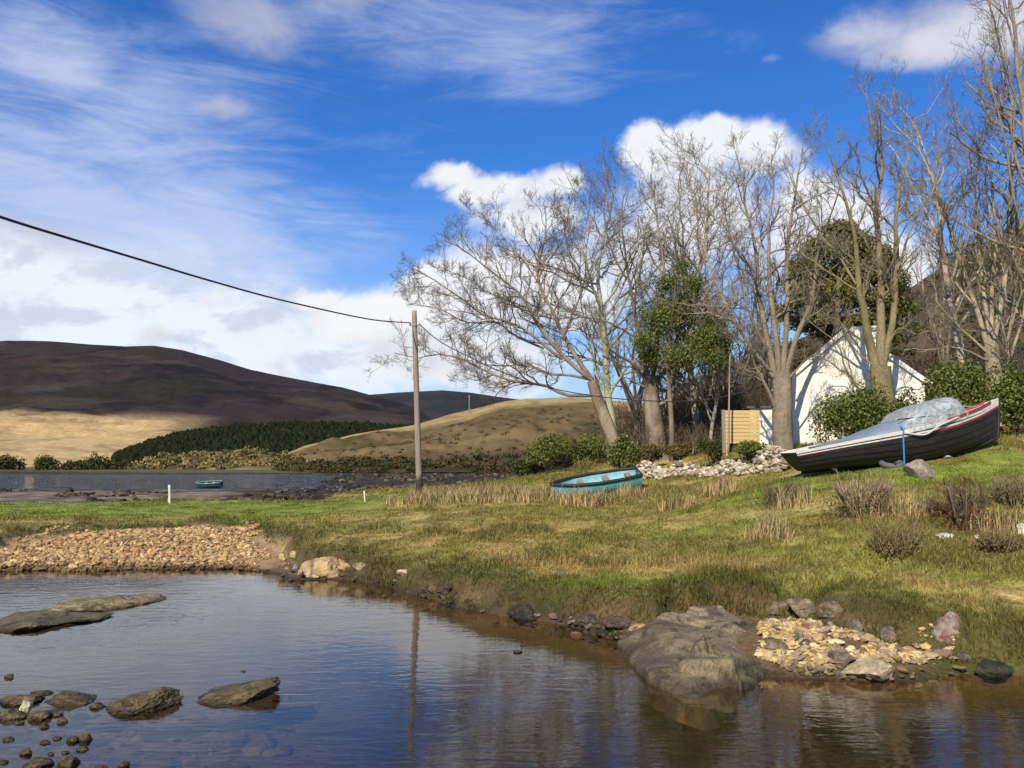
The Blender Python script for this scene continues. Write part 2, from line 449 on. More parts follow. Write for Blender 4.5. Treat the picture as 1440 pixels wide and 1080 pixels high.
# ------------------------------------------------------------------ water
def water_mat(name, tint, scale, strength, dist, gust=True, foam=False):
    m, nt, out = _mat(name); N = nt.nodes; L = nt.links
    tc = N.new('ShaderNodeTexCoord')
    mp = N.new('ShaderNodeMapping'); mp.inputs['Rotation'].default_value = (0, 0, math.radians(-24)); mp.inputs['Scale'].default_value = (.55, 1.5, 1)
    L.new(tc.outputs['Object'], mp.inputs['Vector'])
    a = N.new('ShaderNodeTexNoise'); a.inputs['Scale'].default_value = scale; a.inputs['Detail'].default_value = 3; a.inputs['Distortion'].default_value = .8
    b = N.new('ShaderNodeTexNoise'); b.inputs['Scale'].default_value = scale * 3.3; b.inputs['Detail'].default_value = 2
    g = N.new('ShaderNodeTexNoise'); g.inputs['Scale'].default_value = .22; g.inputs['Detail'].default_value = 3
    L.new(mp.outputs[0], a.inputs['Vector']); L.new(mp.outputs[0], b.inputs['Vector']); L.new(tc.outputs['Object'], g.inputs['Vector'])
    b2 = N.new('ShaderNodeMath'); b2.operation = 'MULTIPLY'; b2.inputs[1].default_value = .4; L.new(b.outputs['Fac'], b2.inputs[0])
    s = N.new('ShaderNodeMath'); s.operation = 'ADD'; L.new(a.outputs['Fac'], s.inputs[0]); L.new(b2.outputs[0], s.inputs[1])
    gm = N.new('ShaderNodeMapRange'); gm.inputs['From Min'].default_value = .35; gm.inputs['From Max'].default_value = .65
    gm.inputs['To Min'].default_value = .35; gm.inputs['To Max'].default_value = 1.0
    L.new(g.outputs['Fac'], gm.inputs['Value'])
    hs = N.new('ShaderNodeMath'); hs.operation = 'MULTIPLY'; L.new(s.outputs[0], hs.inputs[0]); L.new(gm.outputs[0], hs.inputs[1])
    bp = N.new('ShaderNodeBump'); bp.inputs['Strength'].default_value = strength; bp.inputs['Distance'].default_value = dist
    L.new(hs.outputs[0], bp.inputs['Height'])
    fr = N.new('ShaderNodeFresnel'); ge = N.new('ShaderNodeNewGeometry'); io = N.new('ShaderNodeMapRange'); io.inputs['To Min'].default_value = 1.62; io.inputs['To Max'].default_value = 1 / 1.62; L.new(ge.outputs['Backfacing'], io.inputs['Value']); L.new(io.outputs[0], fr.inputs['IOR']); L.new(bp.outputs[0], fr.inputs['Normal'])
    gl = N.new('ShaderNodeBsdfGlossy'); gl.inputs['Roughness'].default_value = .03; L.new(bp.outputs[0], gl.inputs['Normal'])
    tr = N.new('ShaderNodeBsdfTransparent'); tr.inputs['Color'].default_value = (*tint, 1)
    mx = N.new('ShaderNodeMixShader'); L.new(fr.outputs[0], mx.inputs[0]); L.new(tr.outputs[0], mx.inputs[1]); L.new(gl.outputs[0], mx.inputs[2])
    L.new(mx.outputs[0], out.inputs['Surface'])
    return m
M_creek = water_mat('creek_water', (.90, .80, .64), 2.6, .20, .03)
M_lough = water_mat('lough_water', (.35, .33, .30), .5, 1.0, .5)
def sheet(x0, x1, y0, y1, z):
    return np.array([[x0, y0, z], [x1, y0, z], [x1, y1, z], [x0, y1, z]], float), [np.array([[0, 1, 2, 3]])]
V, f = sheet(-90, 90, 1.5, 33, 0)
tag(link('creek_water', make_mesh('creek_water', V, f, None, [M_creek])), 'rippled brown creek water reflecting blue sky', 'water', kind='structure')
V, f = sheet(-420, 90, 38.5, 330, -.03)
tag(link('lough_water', make_mesh('lough_water', V, f, None, [M_lough])), 'strip of grey blue tidal water beyond the grass bank', 'water', kind='structure')

# ------------------------------------------------------------------ hills
def ridge(name, label, sil, dc, df, zf, colf, nu=260, nv=70, amp=.06, prof=1.3, back=.5, seed=0, nsc=.25, mat=None):
    sil = np.array(sil, float)
    px = np.linspace(sil[0, 0], sil[-1, 0], nu); py = np.interp(px, sil[:, 0], sil[:, 1])
    t = np.linspace(0, 1, nu)
    dc = np.interp(t, np.linspace(0, 1, len(np.atleast_1d(dc))), np.atleast_1d(dc))
    df = np.interp(t, np.linspace(0, 1, len(np.atleast_1d(df))), np.atleast_1d(df))
    v = np.concatenate([np.linspace(0, 1, nv), np.linspace(1, 1 + back, 14)[1:]])
    zc = CZ + (HZ - py) / F * dc / 1.0
    d = df[None] + (dc - df)[None] * v[:, None]
    vv = np.minimum(v, 1); bk = np.maximum(v - 1, 0) / back
    z = zf + (zc - zf)[None] * (vv ** prof * (1 - bk ** 1.6))[:, None]
    x = KX(px, 1)[None] * d
    size = (zc.max() - zf)
    hn = fbm(np.stack([x, d, z * 0], -1) / (size / nsc * .25 + 1e-6), 5, seed, .55)
    z = z + amp * size * hn * (np.sin(np.clip(vv, 0, 1) * math.pi) ** .7 + .12)[:, None]
    idx = np.arange(z.size).reshape(z.shape)
    q = np.stack([idx[:-1, :-1], idx[:-1, 1:], idx[1:, 1:], idx[1:, :-1]], -1).reshape(-1, 4)
    V = np.stack([x, d, z], -1).reshape(-1, 3)
    c = colf(V, np.repeat(v, nu), np.tile(px, len(v)))
    o = link(name, make_mesh(name, V, [q], c, [mat or M_hill]))
    tag(o, label, 'hill', kind='structure')
    def at(pxq, vq):
        i = np.interp(pxq, px, np.arange(nu)); j = np.interp(vq, v, np.arange(len(v)))
        i0 = np.clip(i.astype(int), 0, nu - 2); j0 = np.clip(j.astype(int), 0, len(v) - 2)
        a = (i - i0)[:, None]; b = (j - j0)[:, None]; G = np.stack([x, d, z], -1)
        return G[j0, i0] * (1 - a) * (1 - b) + G[j0, i0 + 1] * a * (1 - b) + G[j0 + 1, i0] * (1 - a) * b + G[j0 + 1, i0 + 1] * a * b
    return at

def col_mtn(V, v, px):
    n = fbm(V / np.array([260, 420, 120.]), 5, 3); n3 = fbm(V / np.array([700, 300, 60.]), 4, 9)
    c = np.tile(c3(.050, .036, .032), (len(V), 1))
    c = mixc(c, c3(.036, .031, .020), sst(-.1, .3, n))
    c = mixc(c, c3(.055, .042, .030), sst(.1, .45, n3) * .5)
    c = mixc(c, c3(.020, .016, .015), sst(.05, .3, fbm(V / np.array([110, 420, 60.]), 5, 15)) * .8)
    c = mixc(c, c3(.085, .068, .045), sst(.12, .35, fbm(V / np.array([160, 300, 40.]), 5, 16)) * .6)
    c = c * .72  # cloud shade over the upper slopes, painted in by darkening the heather
    gold = 1 - sst(62, 84, V[:, 2] + 22 * n + 10 * n3 + .012 * (V[:, 0] + 600))  # golden grass left bright as the sunlit foot below the painted shade
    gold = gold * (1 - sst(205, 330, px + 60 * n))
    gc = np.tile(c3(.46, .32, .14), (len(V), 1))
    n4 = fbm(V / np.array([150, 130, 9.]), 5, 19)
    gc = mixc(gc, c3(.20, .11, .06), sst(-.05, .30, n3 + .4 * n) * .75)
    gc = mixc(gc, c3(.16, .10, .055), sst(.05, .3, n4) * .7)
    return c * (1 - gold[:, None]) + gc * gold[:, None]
ridge('mountain', 'long heather mountain with painted cloud shade above a golden lower slope',
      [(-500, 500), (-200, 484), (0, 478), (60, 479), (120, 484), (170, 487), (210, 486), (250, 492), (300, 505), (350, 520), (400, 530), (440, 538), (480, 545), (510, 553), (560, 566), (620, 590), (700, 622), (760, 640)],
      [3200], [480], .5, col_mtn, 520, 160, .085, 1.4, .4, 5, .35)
def col_far(V, v, px):
    n = fbm(V / np.array([500, 500, 120.]), 4, 13)
    return mixc(np.tile(c3(.036, .032, .034), (len(V), 1)), c3(.024, .026, .022), sst(-.2, .3, n))
ridge('far_hill', 'low far ridge of dark moorland',
      [(380, 600), (460, 566), (510, 556), (560, 552), (620, 549), (660, 552), (700, 558), (740, 563), (800, 570), (900, 590), (1000, 620)],
      [4200], [1500], 2, col_far, 160, 50, .04, 1.2, .4, 6, .5)
def col_forest(V, v, px):
    n = fbm(V / 60., 4, 23)
    c = np.tile(c3(.030, .034, .016), (len(V), 1))
    fld = sst(.72, .9, v) * (1 - sst(330, 400, px))
    c = mixc(c, c3(.13, .13, .04), fld * .8)
    return mixc(c, c3(.06, .045, .03), sst(.0, .4, n) * .5)
at_forest = ridge('forest_hill', 'hill behind the lough carrying a dark conifer wood',
      [(130, 656), (180, 634), (240, 612), (300, 602), (350, 597), (420, 594), (500, 596), (560, 598), (640, 606), (720, 620), (800, 645)],
      [760], [430], .6, col_forest, 160, 40, .05, .9, .4, 7, .5)
def col_head(V, v, px):
    n = fbm(V / 14., 4, 33)
    c = np.tile(c3(.13, .10, .04), (len(V), 1))
    c = mixc(c, c3(.26, .20, .09), 1 - sst(.0, .12, v))
    return mixc(c, c3(.07, .06, .025), sst(-.1, .3, n))
at_head = ridge('scrub_headland', 'low scrubby headland at the edge of the lough',
      [(165, 662), (190, 653), (230, 642), (300, 635), (350, 633), (400, 638), (440, 646), (470, 656)],
      [345], [292], .6, col_head, 120, 30, .08, .8, .6, 8, .5)
def col_heath(V, v, px):
    n = fbm(V / np.array([34, 60, 12.]), 5, 43); n3 = fbm(V / np.array([120, 40, 7.]), 4, 47)
    c = np.tile(c3(.125, .085, .038), (len(V), 1))
    c = mixc(c, c3(.062, .050, .020), sst(-.05, .3, n + .3 * n3) * .85)
    c = mixc(c, c3(.17, .12, .055), sst(.05, .4, n3) * .6)
    gold = sst(.72, .92, v + .10 * n + .05 * n3)
    c = mixc(c, c3(.34, .25, .10), gold * .9)
    c = mixc(c, c3(.035, .034, .014), (1 - sst(.05, .20, v + .08 * n)) * .8)
    return c
at_heath = ridge('heath_hill', 'brown heath hill with a golden grassy crest behind the trees',
      [(330, 660), (390, 643), (430, 626), (500, 611), (540, 604), (580, 599), (640, 581), (700, 567), (740, 561), (790, 559), (830, 561), (900, 566), (1000, 574), (1100, 590), (1200, 620)],
      [430, 430, 400], [285, 240, 150], .3, col_heath, 340, 120, .13, .95, .5, 9, .45)
def col_wood(V, v, px):
    n = fbm(V / 9., 5, 53)
    c = np.tile(c3(.085, .060, .034), (len(V), 1))
    c = mixc(c, c3(.045, .045, .018), sst(-.1, .3, n) * .8)
    return mixc(c, c3(.15, .10, .06), sst(.2, .5, fbm(V / 22., 3, 57)) * .6)
at_wood = ridge('wooded_hillside', 'steep brown wooded hillside rising behind the cottage',
      [(840, 640), (900, 600), (950, 560), (1000, 528), (1060, 500), (1120, 480), (1200, 445), (1290, 402), (1360, 356), (1440, 316), (1600, 280), (1900, 250), (2200, 300)],
      [175, 165, 150], [100, 72, 62], 4.0, col_wood, 200, 60, .06, .85, .5, 11, .7)

# ------------------------------------------------------------------ foliage helpers
def leaf_cloud(P, size, colors, r, aspect=.55, up=.4):
    """small leaf quads at P"""
    n = len(P)
    a = norm(r.normal(size=(n, 3))); b = norm(np.cross(a, r.normal(size=(n, 3)) + np.array([0, 0, up])))
    s = (np.asarray(size) * r.uniform(.6, 1.35, n))[:, None]
    V = np.stack([P - a * s * .5, P + b * s * .5 * aspect, P + a * s * .5, P - b * s * .5 * aspect], 1).reshape(-1, 3)
    return V, [np.arange(4 * n).reshape(n, 4)], np.repeat(colors, 4, 0)

def in_blobs(blobs, n, r, shell=.55):
    """points in a union of ellipsoids, denser near their skin"""
    B = np.array([np.concatenate([np.asarray(c), np.asarray(s)]) for c, s in blobs])
    w = B[:, 3] * B[:, 4] * B[:, 5]; w = w ** .75
    k = r.choice(len(B), n, p=w / w.sum())
    d = norm(r.normal(size=(n, 3))); rad = (shell + (1 - shell) * r.random(n)) * r.uniform(.75, 1.08, n)
    return B[k, :3] + d * rad[:, None] * B[k, 3:], k

def bush(name, label, c, size, nleaf, leaf, cols, seed, group=None, category='bush', nb=14, stems=True, low=.35, mat=None, root=None, fol='foliage', zmin=None):
    """evergreen bush: stems plus leaves in lumpy clumps"""
    r = np.random.default_rng(seed)
    c = np.asarray(c, float); size = np.asarray(size, float)
    blobs = []
    for i in range(nb):
        d = norm(r.normal(size=3)); d[2] = abs(d[2]) * 1.0
        p = c + np.array([0, 0, size[2] * low]) + d * size * np.array([.62, .62, .5]) * r.uniform(.5, 1.0)
        blobs.append((p, size * r.uniform(.22, .42) * np.array([1, 1, .9])))
    P, k = in_blobs(blobs, nleaf, r)
    P = P[P[:, 2] > c[2] - .1]
    cc = np.array(cols)[r.integers(0, len(cols), len(P))] * r.uniform(.7, 1.3, (len(P), 1))
    if root is None: root = empty(name, tuple(c), label, category, group)
    V, f, C = leaf_cloud(P, np.full(len(P), leaf), cc, r)
    part(fol, V, f, root, C, [mat or M_leaf], False)
    if stems:
        tg = [b[0] for b in blobs]
        Pt = np.array([resample([c + np.array([r.normal() * .1, r.normal() * .1, -.2]), c * .5 + t * .5 + r.normal(size=3) * .1, t], 6) for t in tg])
        V, f = tubes(Pt, np.linspace(.05, .015, 6)[None].repeat(len(tg), 0), 5)
        part('stem', V, f, root, c3(.09, .065, .045), [M_bark])
    return root

# ------------------------------------------------------------------ bare trees
def spawn(P, R, n, ratio, ang, r, K, tmin=.25, up=.25, lmin=.2, lmax=4, wob=.12, rk=.62, rmin=.006, bias=None):
    N, Kp, _ = P.shape
    L = np.linalg.norm(np.diff(P, axis=1), axis=2).sum(1)
    n = np.broadcast_to(np.asarray(n), (N,)).astype(int)
    k = np.repeat(np.arange(N), n); M = len(k)
    if M == 0: return None
    first = np.concatenate([[0], np.cumsum(n)[:-1]])
    ordn = np.arange(M) - first[k]
    t = tmin + (1 - tmin) * np.clip((ordn + r.uniform(.1, .9, M)) / n[k], 0, 1)
    f = t * (Kp - 1); i = np.clip(f.astype(int), 0, Kp - 2); a = (f - i)[:, None]
    p0 = P[k, i] * (1 - a) + P[k, i + 1] * a
    T = norm(P[k, i + 1] - P[k, i])
    rp = R[k, i] * (1 - a[:, 0]) + R[k, i + 1] * a[:, 0]
    side = norm(np.cross(T, r.normal(size=(M, 3))))
    an = np.radians(r.uniform(ang[0], ang[1], M))[:, None]
    d = T * np.cos(an) + side * np.sin(an)
    d = norm(d + np.array([0, 0, up]))
    if bias is not None: d = norm(d + bias)
    ln = np.clip(L[k] * ratio * (1.15 - .65 * t) * r.uniform(.6, 1.25, M), lmin, lmax)
    u = np.linspace(0, 1, K)
    bend = r.normal(size=(M, 3)) * .22 + np.array([0, 0, up * .6])
    Q = p0[:, None] + d[:, None] * (u[None, :, None] * ln[:, None, None]) + bend[:, None] * (u ** 2)[None, :, None] * ln[:, None, None] * .5
    jit = r.normal(size=(M, K, 3)) * wob * (ln / K)[:, None, None]; jit[:, 0] = 0
    Q = Q + np.cumsum(jit, 1) * .8
    r0 = np.maximum(np.minimum(rp * rk, ln * .022 + .004), rmin)
    RR = np.maximum(r0[:, None] * np.linspace(1, .45, K)[None], rmin * .8)
    return Q, RR

def grow(limbs, seed, dens=.5, n2_=6, n3=5, n4=3, up=.22, rmin=.0065, l1=(.8, 3.6), ratio=.34):
    """limbs = [(points, r0, r1)] -> limb tubes and twig tubes"""
    r = np.random.default_rng(seed)
    K0 = 18
    P0 = np.array([resample(p, K0) for p, *_ in limbs]); R0 = np.array([np.linspace(a ** .8, b ** .8, K0) ** 1.25 for _, a, b in limbs])
    kink = np.cumsum(r.normal(size=P0.shape) * .055, 1); kink = kink - kink[:, :1]
    P0 = P0 + kink * np.where(R0.min(1) < .12, 1, .25)[:, None, None] * np.linspace(.1, 1, K0)[None, :, None]
    L = np.linalg.norm(np.diff(P0, axis=1), axis=2).sum(1)
    free = np.array([b < .12 for *_, b in limbs])
    V, f = tubes(P0, R0, 10)
    big = [(V, f)]
    idx = np.where(free)[0]
    n1 = np.maximum((L[idx] / dens).astype(int), 2)
    A = spawn(P0[idx], R0[idx], n1, ratio, (30, 75), r, 8, .2, up * .8, l1[0], l1[1], .30, .6, rmin * 1.5)
    # the limb tips carry on as twigs
    big.append(tubes(A[0], A[1], 6))
    B = spawn(A[0], A[1], n2_, .45, (25, 70), r, 5, .2, up, .35, 1.7, .3, .62, rmin * 1.1)
    C = spawn(B[0], B[1], n3, .5, (22, 60), r, 4, .2, up * .8, .25, 1.1, .22, .65, rmin)
    tw = [tubes(B[0], B[1], 4), tubes(C[0], C[1], 3)]
    if n4:
        D = spawn(C[0], C[1], n4, .55, (20, 55), r, 3, .25, up * .7, .15, .6, .2, .8, rmin * .85)
        tw.append(tubes(D[0], D[1], 3))
    return cat(big)[:2], cat(tw)[:2]

def bark_cols(V, base, alt, seed):
    n = fbm(V * np.array([1.6, 1.6, .7]), 4, seed)
    c = np.tile(np.asarray(base), (len(V), 1))
    return mixc(c, alt, sst(-.05, .3, n) * .8)

BROWN = c3(.21, .17, .12); PALE = c3(.38, .33, .235); LICH = c3(.30, .31, .19); DARK = c3(.075, .058, .042); TW1 = c3(.21, .178, .13); TW2 = c3(.20, .17, .13)
def bare_tree(name, label, limbs, d, seed, base=BROWN, alt=PALE, twc=TW1, group='bare trees round the cottage', spread=.22, **kw):
    """limbs in photo pixels at depth d; each limb wanders off in depth as a real one does"""
    r = np.random.default_rng(seed + 500)
    out = []
    for it in limbs:
        px, r0, r1 = it[0], it[1], it[2]
        start = it[3] if len(it) > 3 else 0.0
        r0 = r0 * (.66 if r1 < .12 and it is not limbs[0] else 1.0)
        end = it[4] if len(it) > 4 else (r.uniform(-1, 1) * spread * len(px) if r1 < .12 else start)
        out.append((np.array([U(a, b, d + lerp(start, end, (i / (len(px) - 1)) ** 1.2)) for i, (a, b) in enumerate(px)]), r0, r1))
    (Vb, fb), (Vt, ft) = grow(out, seed, **kw)
    b0 = out[0][0][0]
    root = empty(name, (b0[0], b0[1], float(Z(b0[:1], b0[1:2])[0])), label, 'tree', group)
    part('trunk', Vb, fb, root, bark_cols(Vb, base, alt, seed), [M_bark])
    part('crown', Vt, ft, root, twc, [M_twig], True)
    return root

T1 = [([(880, 665), (868, 632), (856, 598), (845, 570), (838, 548), (834, 535)], .40, .30),
      ([(836, 540), (812, 505), (787, 462), (772, 432), (753, 398), (753, 364), (761, 330), (758, 292)], .22, .02, 0, 1.0),
      ([(834, 536), (821, 526), (791, 501), (761, 467), (740, 432), (719, 407), (680, 377), (655, 360), (622, 346)], .20, .02, 0, -1.5),
      ([(791, 505), (778, 496), (736, 462), (706, 449), (680, 441), (638, 411), (604, 390), (572, 376)], .13, .018, -.3, -2.2),
      ([(765, 490), (730, 475), (697, 454), (659, 454), (617, 437), (565, 424)], .10, .018, 0, 2.0),
      ([(836, 556), (795, 556), (770, 543), (719, 535), (689, 522), (651, 505), (625, 496), (585, 500), (550, 494)], .16, .018, 0, -1.0),
      ([(832, 534), (800, 528), (773, 527), (747, 518), (723, 515), (697, 516), (655, 508)], .13, .018, 0, 1.6),
      ([(795, 470), (803, 445), (817, 411), (812, 386), (795, 358), (790, 310)], .09, .018, .2, -1.4),
      ([(768, 425), (760, 400), (740, 370), (715, 340), (690, 312), (668, 300)], .08, .015, .4, 2.2),
      ([(753, 398), (770, 370), (790, 340), (800, 300), (810, 270)], .07, .015, .5, -1.0),
      ([(740, 432), (720, 425), (690, 412), (660, 390), (630, 380)], .06, .015, -.7, -2.5),
      ([(719, 535), (700, 542), (670, 535), (640, 528)], .05, .015, -.4, .5)]
bare_tree('bare_tree', 'leaning bare tree with long limbs reaching left towards the utility pole', T1, 46, 11, base=c3(.20, .15, .10), alt=c3(.30,.25,.17), twc=c3(.165, .135, .10), dens=.40, ratio=.26, l1=(.6, 2.4), n4=3, up=.20)
T1b = [([(872, 660), (865, 620), (860, 590), (855, 555), (852, 520), (850, 480), (847, 440), (842, 395), (846, 340), (858, 285), (862, 255)], .27, .03, 0, .6),
       ([(853, 525), (838, 495), (828, 465), (818, 425), (822, 380), (815, 330)], .10, .02, 0, 1.6),
       ([(850, 475), (868, 445), (885, 410), (898, 370), (905, 320), (920, 275)], .11, .02, .1, -1.6),
       ([(847, 440), (835, 410), (825, 360), (830, 310), (822, 265)], .09, .02, .1, -1.0)]
bare_tree('bare_tree', 'pale lichen covered straight tree right beside the leaning tree', T1b, 47.2, 12, base=LICH, alt=c3(.34, .33, .25), twc=TW1, dens=.6, n4=3)
T2 = [([(935, 668), (925, 630), (918, 590), (914, 556), (917, 528)], .62, .34),
      ([(916, 545), (890, 512), (866, 498), (848, 480), (838, 450)], .16, .02, 0, -1.2),
      ([(912, 535), (900, 485), (891, 430), (882, 380), (872, 320), (876, 262)], .20, .02, 0, 1.0),
      ([(918, 532), (925, 470), (934, 400), (930, 330), (922, 250)], .20, .02, 0, -1.0),
      ([(921, 540), (946, 500), (957, 450), (964, 380), (958, 300), (962, 240)], .16, .02, 0, 1.6),
      ([(925, 570), (950, 556), (964, 532), (968, 480), (985, 430)], .13, .02, 0, -1.5),
      ([(880, 390), (860, 350), (848, 300), (850, 262)], .08, .02, .6, 1.8)]
bare_tree('bare_tree', 'gnarled dark ivy grown tree with a very thick short trunk', T2, 45, 13, base=c3(.15,.115,.08), alt=c3(.30, .25, .18), twc=TW2, dens=.85, n4=3)
T3 = [([(978, 668), (980, 620), (980, 580), (974, 520), (984, 420), (998, 330), (1004, 240)], .24, .03, 0, .8),
      ([(976, 540), (960, 490), (950, 420), (945, 350), (950, 280)], .10, .02, 0, -1.4),
      ([(984, 430), (1005, 390), (1025, 330), (1030, 260)], .09, .02, .3, 1.5)]
bare_tree('bare_tree', 'slim pale trunked tree between the gnarled tree and the timber screen', T3, 46.5, 14, base=c3(.29, .24, .165), alt=PALE, dens=.5, n4=3)
T3b = [([(1001, 668), (1000, 610), (1008, 560), (1012, 500), (1022, 430), (1020, 360)], .12, .02, 0, .5), ([(1008, 560), (1000, 520), (996, 470), (990, 420)], .05, .015, 0, -.6)]
bare_tree('sapling', 'thin bare sapling just left of the timber screen', T3b, 45, 15, base=PALE, alt=BROWN, dens=.6, n4=0)
T4 = [([(1104, 660), (1101, 610), (1100, 560), (1098, 522)], .44, .40),
      ([(1094, 580), (1078, 548), (1062, 520), (1050, 490), (1030, 455), (1012, 425)], .13, .02, 0, -1.2),
      ([(1090, 530), (1076, 460), (1066, 400), (1060, 330), (1046, 262), (1036, 205)], .22, .02, 0, 1.2),
      ([(1096, 526), (1090, 450), (1086, 380), (1090, 310), (1094, 265), (1090, 215)], .22, .02, 0, -.8),
      ([(1100, 526), (1108, 450), (1110, 380), (1120, 300), (1126, 255), (1138, 200)], .22, .02, 0, .8),
      ([(1105, 528), (1121, 470), (1140, 420), (1151, 350), (1166, 290), (1178, 235)], .20, .02, 0, -1.6),
      ([(1088, 530), (1052, 480), (1022, 430), (1000, 370), (985, 300), (974, 225)], .14, .02, 0, 1.6),
      ([(1104, 538), (1140, 500), (1172, 506), (1192, 524), (1206, 545)], .07, .015, -.2, -1.0),
      ([(1092, 528), (1060, 500), (1030, 470), (1000, 450)], .06, .015, 0, -1.4),
      ([(1084, 500), (1052, 440), (1036, 380), (1020, 320), (1010, 270)], .10, .02, .2, -2),
      ([(1110, 500), (1135, 440), (1150, 390), (1180, 350)], .07, .02, .2, -2)]
bare_tree('bare_tree', 'pollarded tree with thick trunk and upright stems at the left end of the cottage', T4, 36.5, 16, base=c3(.26, .205, .145), alt=c3(.19, .155, .105), dens=.75, n2_=6, n3=4, n4=4, l1=(.6, 2.3), rmin=.0056, ratio=.26, up=.3)
T5 = [([(1252, 640), (1247, 590), (1242, 550), (1237, 512)], .46, .42),
      ([(1233, 520), (1222, 480), (1214, 440), (1206, 400), (1200, 350), (1190, 310), (1172, 265), (1152, 215)], .31, .02, -.1, -1.2),
      ([(1238, 515), (1240, 440), (1242, 380), (1240, 300), (1245, 230), (1232, 190), (1220, 135)], .32, .02, 0, .8),
      ([(1241, 515), (1257, 450), (1262, 390), (1266, 330), (1276, 260), (1290, 210), (1300, 165)], .25, .02, 0, -.8),
      ([(1230, 562), (1206, 545), (1191, 518), (1184, 490), (1160, 468), (1136, 438)], .08, .015, -.3, -1.0),
      ([(1226, 512), (1206, 496), (1190, 475), (1174, 452), (1150, 440)], .06, .015, -.2, .6),
      ([(1244, 500), (1262, 462), (1292, 470), (1334, 468)], .05, .015, 0, -.6),
      ([(1204, 400), (1180, 360), (1150, 320), (1130, 280), (1110, 220)], .09, .02, -.6, 1.4),
      ([(1262, 380), (1282, 320), (1310, 270), (1322, 220)], .08, .02, -.4, 1.0)]
bare_tree('bare_tree', 'mossy forked tree standing in front of the white gable and chimney', T5, 34.8, 17, base=c3(.22, .175, .095), alt=c3(.17, .15, .07), dens=.72, n2_=6, n3=4, n4=4, l1=(.6, 2.3), rmin=.0056, ratio=.26, up=.3)
T6 = [([(1402, 600), (1398, 545), (1395, 510), (1392, 486)], .36, .32),
      ([(1390, 492), (1375, 440), (1360, 390), (1340, 330), (1320, 260), (1300, 200), (1275, 170), (1250, 130)], .19, .02, 0, -1.0),
      ([(1392, 488), (1386, 420), (1379, 350), (1372, 280), (1376, 210), (1390, 155)], .17, .02, 0, 1.2),
      ([(1396, 488), (1408, 420), (1415, 350), (1420, 280), (1428, 200), (1430, 120), (1424, 35)], .20, .02, 0, .4),
      ([(1388, 496), (1360, 470), (1330, 440), (1310, 420), (1305, 365), (1290, 320)], .10, .02, 0, -1.6),
      ([(1394, 486), (1395, 400), (1400, 320), (1394, 240), (1370, 190), (1344, 150)], .16, .02, 0, -1.2),
      ([(1390, 508), (1350, 492), (1300, 492), (1268, 490)], .06, .015, 0, -1.0),
      ([(1372, 430), (1345, 400), (1325, 350), (1300, 300), (1280, 270)], .08, .02, -.2, 1.8),
      ([(1415, 350), (1445, 300), (1470, 230), (1480, 160)], .10, .02, .2, 1.0)]
bare_tree('bare_tree', 'multi stemmed pale tree fanning up behind the boat bow', T6, 38, 18, base=c3(.38, .31, .21), alt=c3(.26, .21, .14), dens=.72, n2_=6, n3=4, n4=4, l1=(.6, 2.3), rmin=.0056, ratio=.26, up=.3)
T7 = [([(1362, 560), (1352, 500), (1340, 450), (1328, 390), (1319, 330), (1310, 260), (1292, 195), (1264, 150)], .23, .02, 0, .8),
      ([(1333, 415), (1350, 345), (1360, 280), (1352, 220), (1336, 170)], .11, .02, 0, -1.4),
      ([(1318, 330), (1295, 280), (1270, 230), (1240, 190)], .08, .02, .3, 1.4)]
bare_tree('bare_tree', 'slender pale tree leaning left beside the multi stemmed tree', T7, 41, 19, base=c3(.42, .35, .25), alt=PALE, dens=.8, n2_=5, n3=4, n4=2, up=.3)
T8 = [([(1474, 640), (1464, 520), (1452, 400), (1444, 300), (1440, 200), (1432, 100), (1420, 10), (1410, -60)], .30, .03, 0, .6),
      ([(1448, 350), (1425, 290), (1415, 220), (1400, 150), (1380, 90)], .10, .02, 0, -1.0),
      ([(1442, 260), (1420, 200), (1408, 120), (1395, 60)], .09, .02, 0, 1.2),
      ([(1436, 160), (1415, 90), (1400, 30), (1390, -40)], .08, .02, 0, -.8),
      ([(1455, 420), (1490, 330), (1510, 240), (1500, 120)], .12, .02, 0, .8)]
bare_tree('bare_tree', 'tall reddish twigged tree at the right edge of the photo', T8, 34, 20, base=c3(.25, .20, .14), alt=BROWN, twc=c3(.24, .19, .15), dens=.8, n2_=5, n3=4, n4=2, up=.3)

# the wood behind: one generic bare tree, copied
def generic_limbs(seed, h=13):
    r = np.random.default_rng(seed); out = []
    out.append((np.array([[0, 0, -.6], [.1, 0, 1.5], [0, .1, h * .28]]), .26, .2))
    for i in range(7):
        a = i * 2.4 + r.uniform(-.4, .4); s = r.uniform(.10, .26) * h; z0 = h * r.uniform(.16, .30); zt = h * r.uniform(.78, 1.0)
        p = [np.array([0, 0, z0])]
        for t in (.33, .66, 1.0):
            p.append(np.array([math.cos(a) * s * t ** .8, math.sin(a) * s * t ** .8, z0 + (zt - z0) * t]) + r.normal(size=3) * .25)
        out.append((np.array(p), .13, .02))
    return out
protos = []
for sd in (71, 72):
    (Vb, fb), (Vt, ft) = grow(generic_limbs(sd), sd, dens=.8, n2_=5, n3=3, n4=2, up=.3, rmin=.008, l1=(.7, 2.4), ratio=.26)
    protos.append((make_mesh('trunk', Vb, fb, bark_cols(Vb, c3(.18, .14, .095), PALE, sd), [M_bark]), make_mesh('crown', Vt, ft, c3(.22, .18, .135), [M_twig])))
def wood_tree(px, d, h, label, k, rot):
    x = KX(px, d); z = float(Z(np.array([x]), np.array([d]))[0])
    t = empty('bare_tree', (x, d, z), label, 'tree', 'bare trees in the wood behind')
    t.rotation_euler = (0, 0, rot); t.scale = (h / 13 * .9, h / 13 * .9, h / 13)
    link('trunk', protos[k][0], t); link('crown', protos[k][1], t)
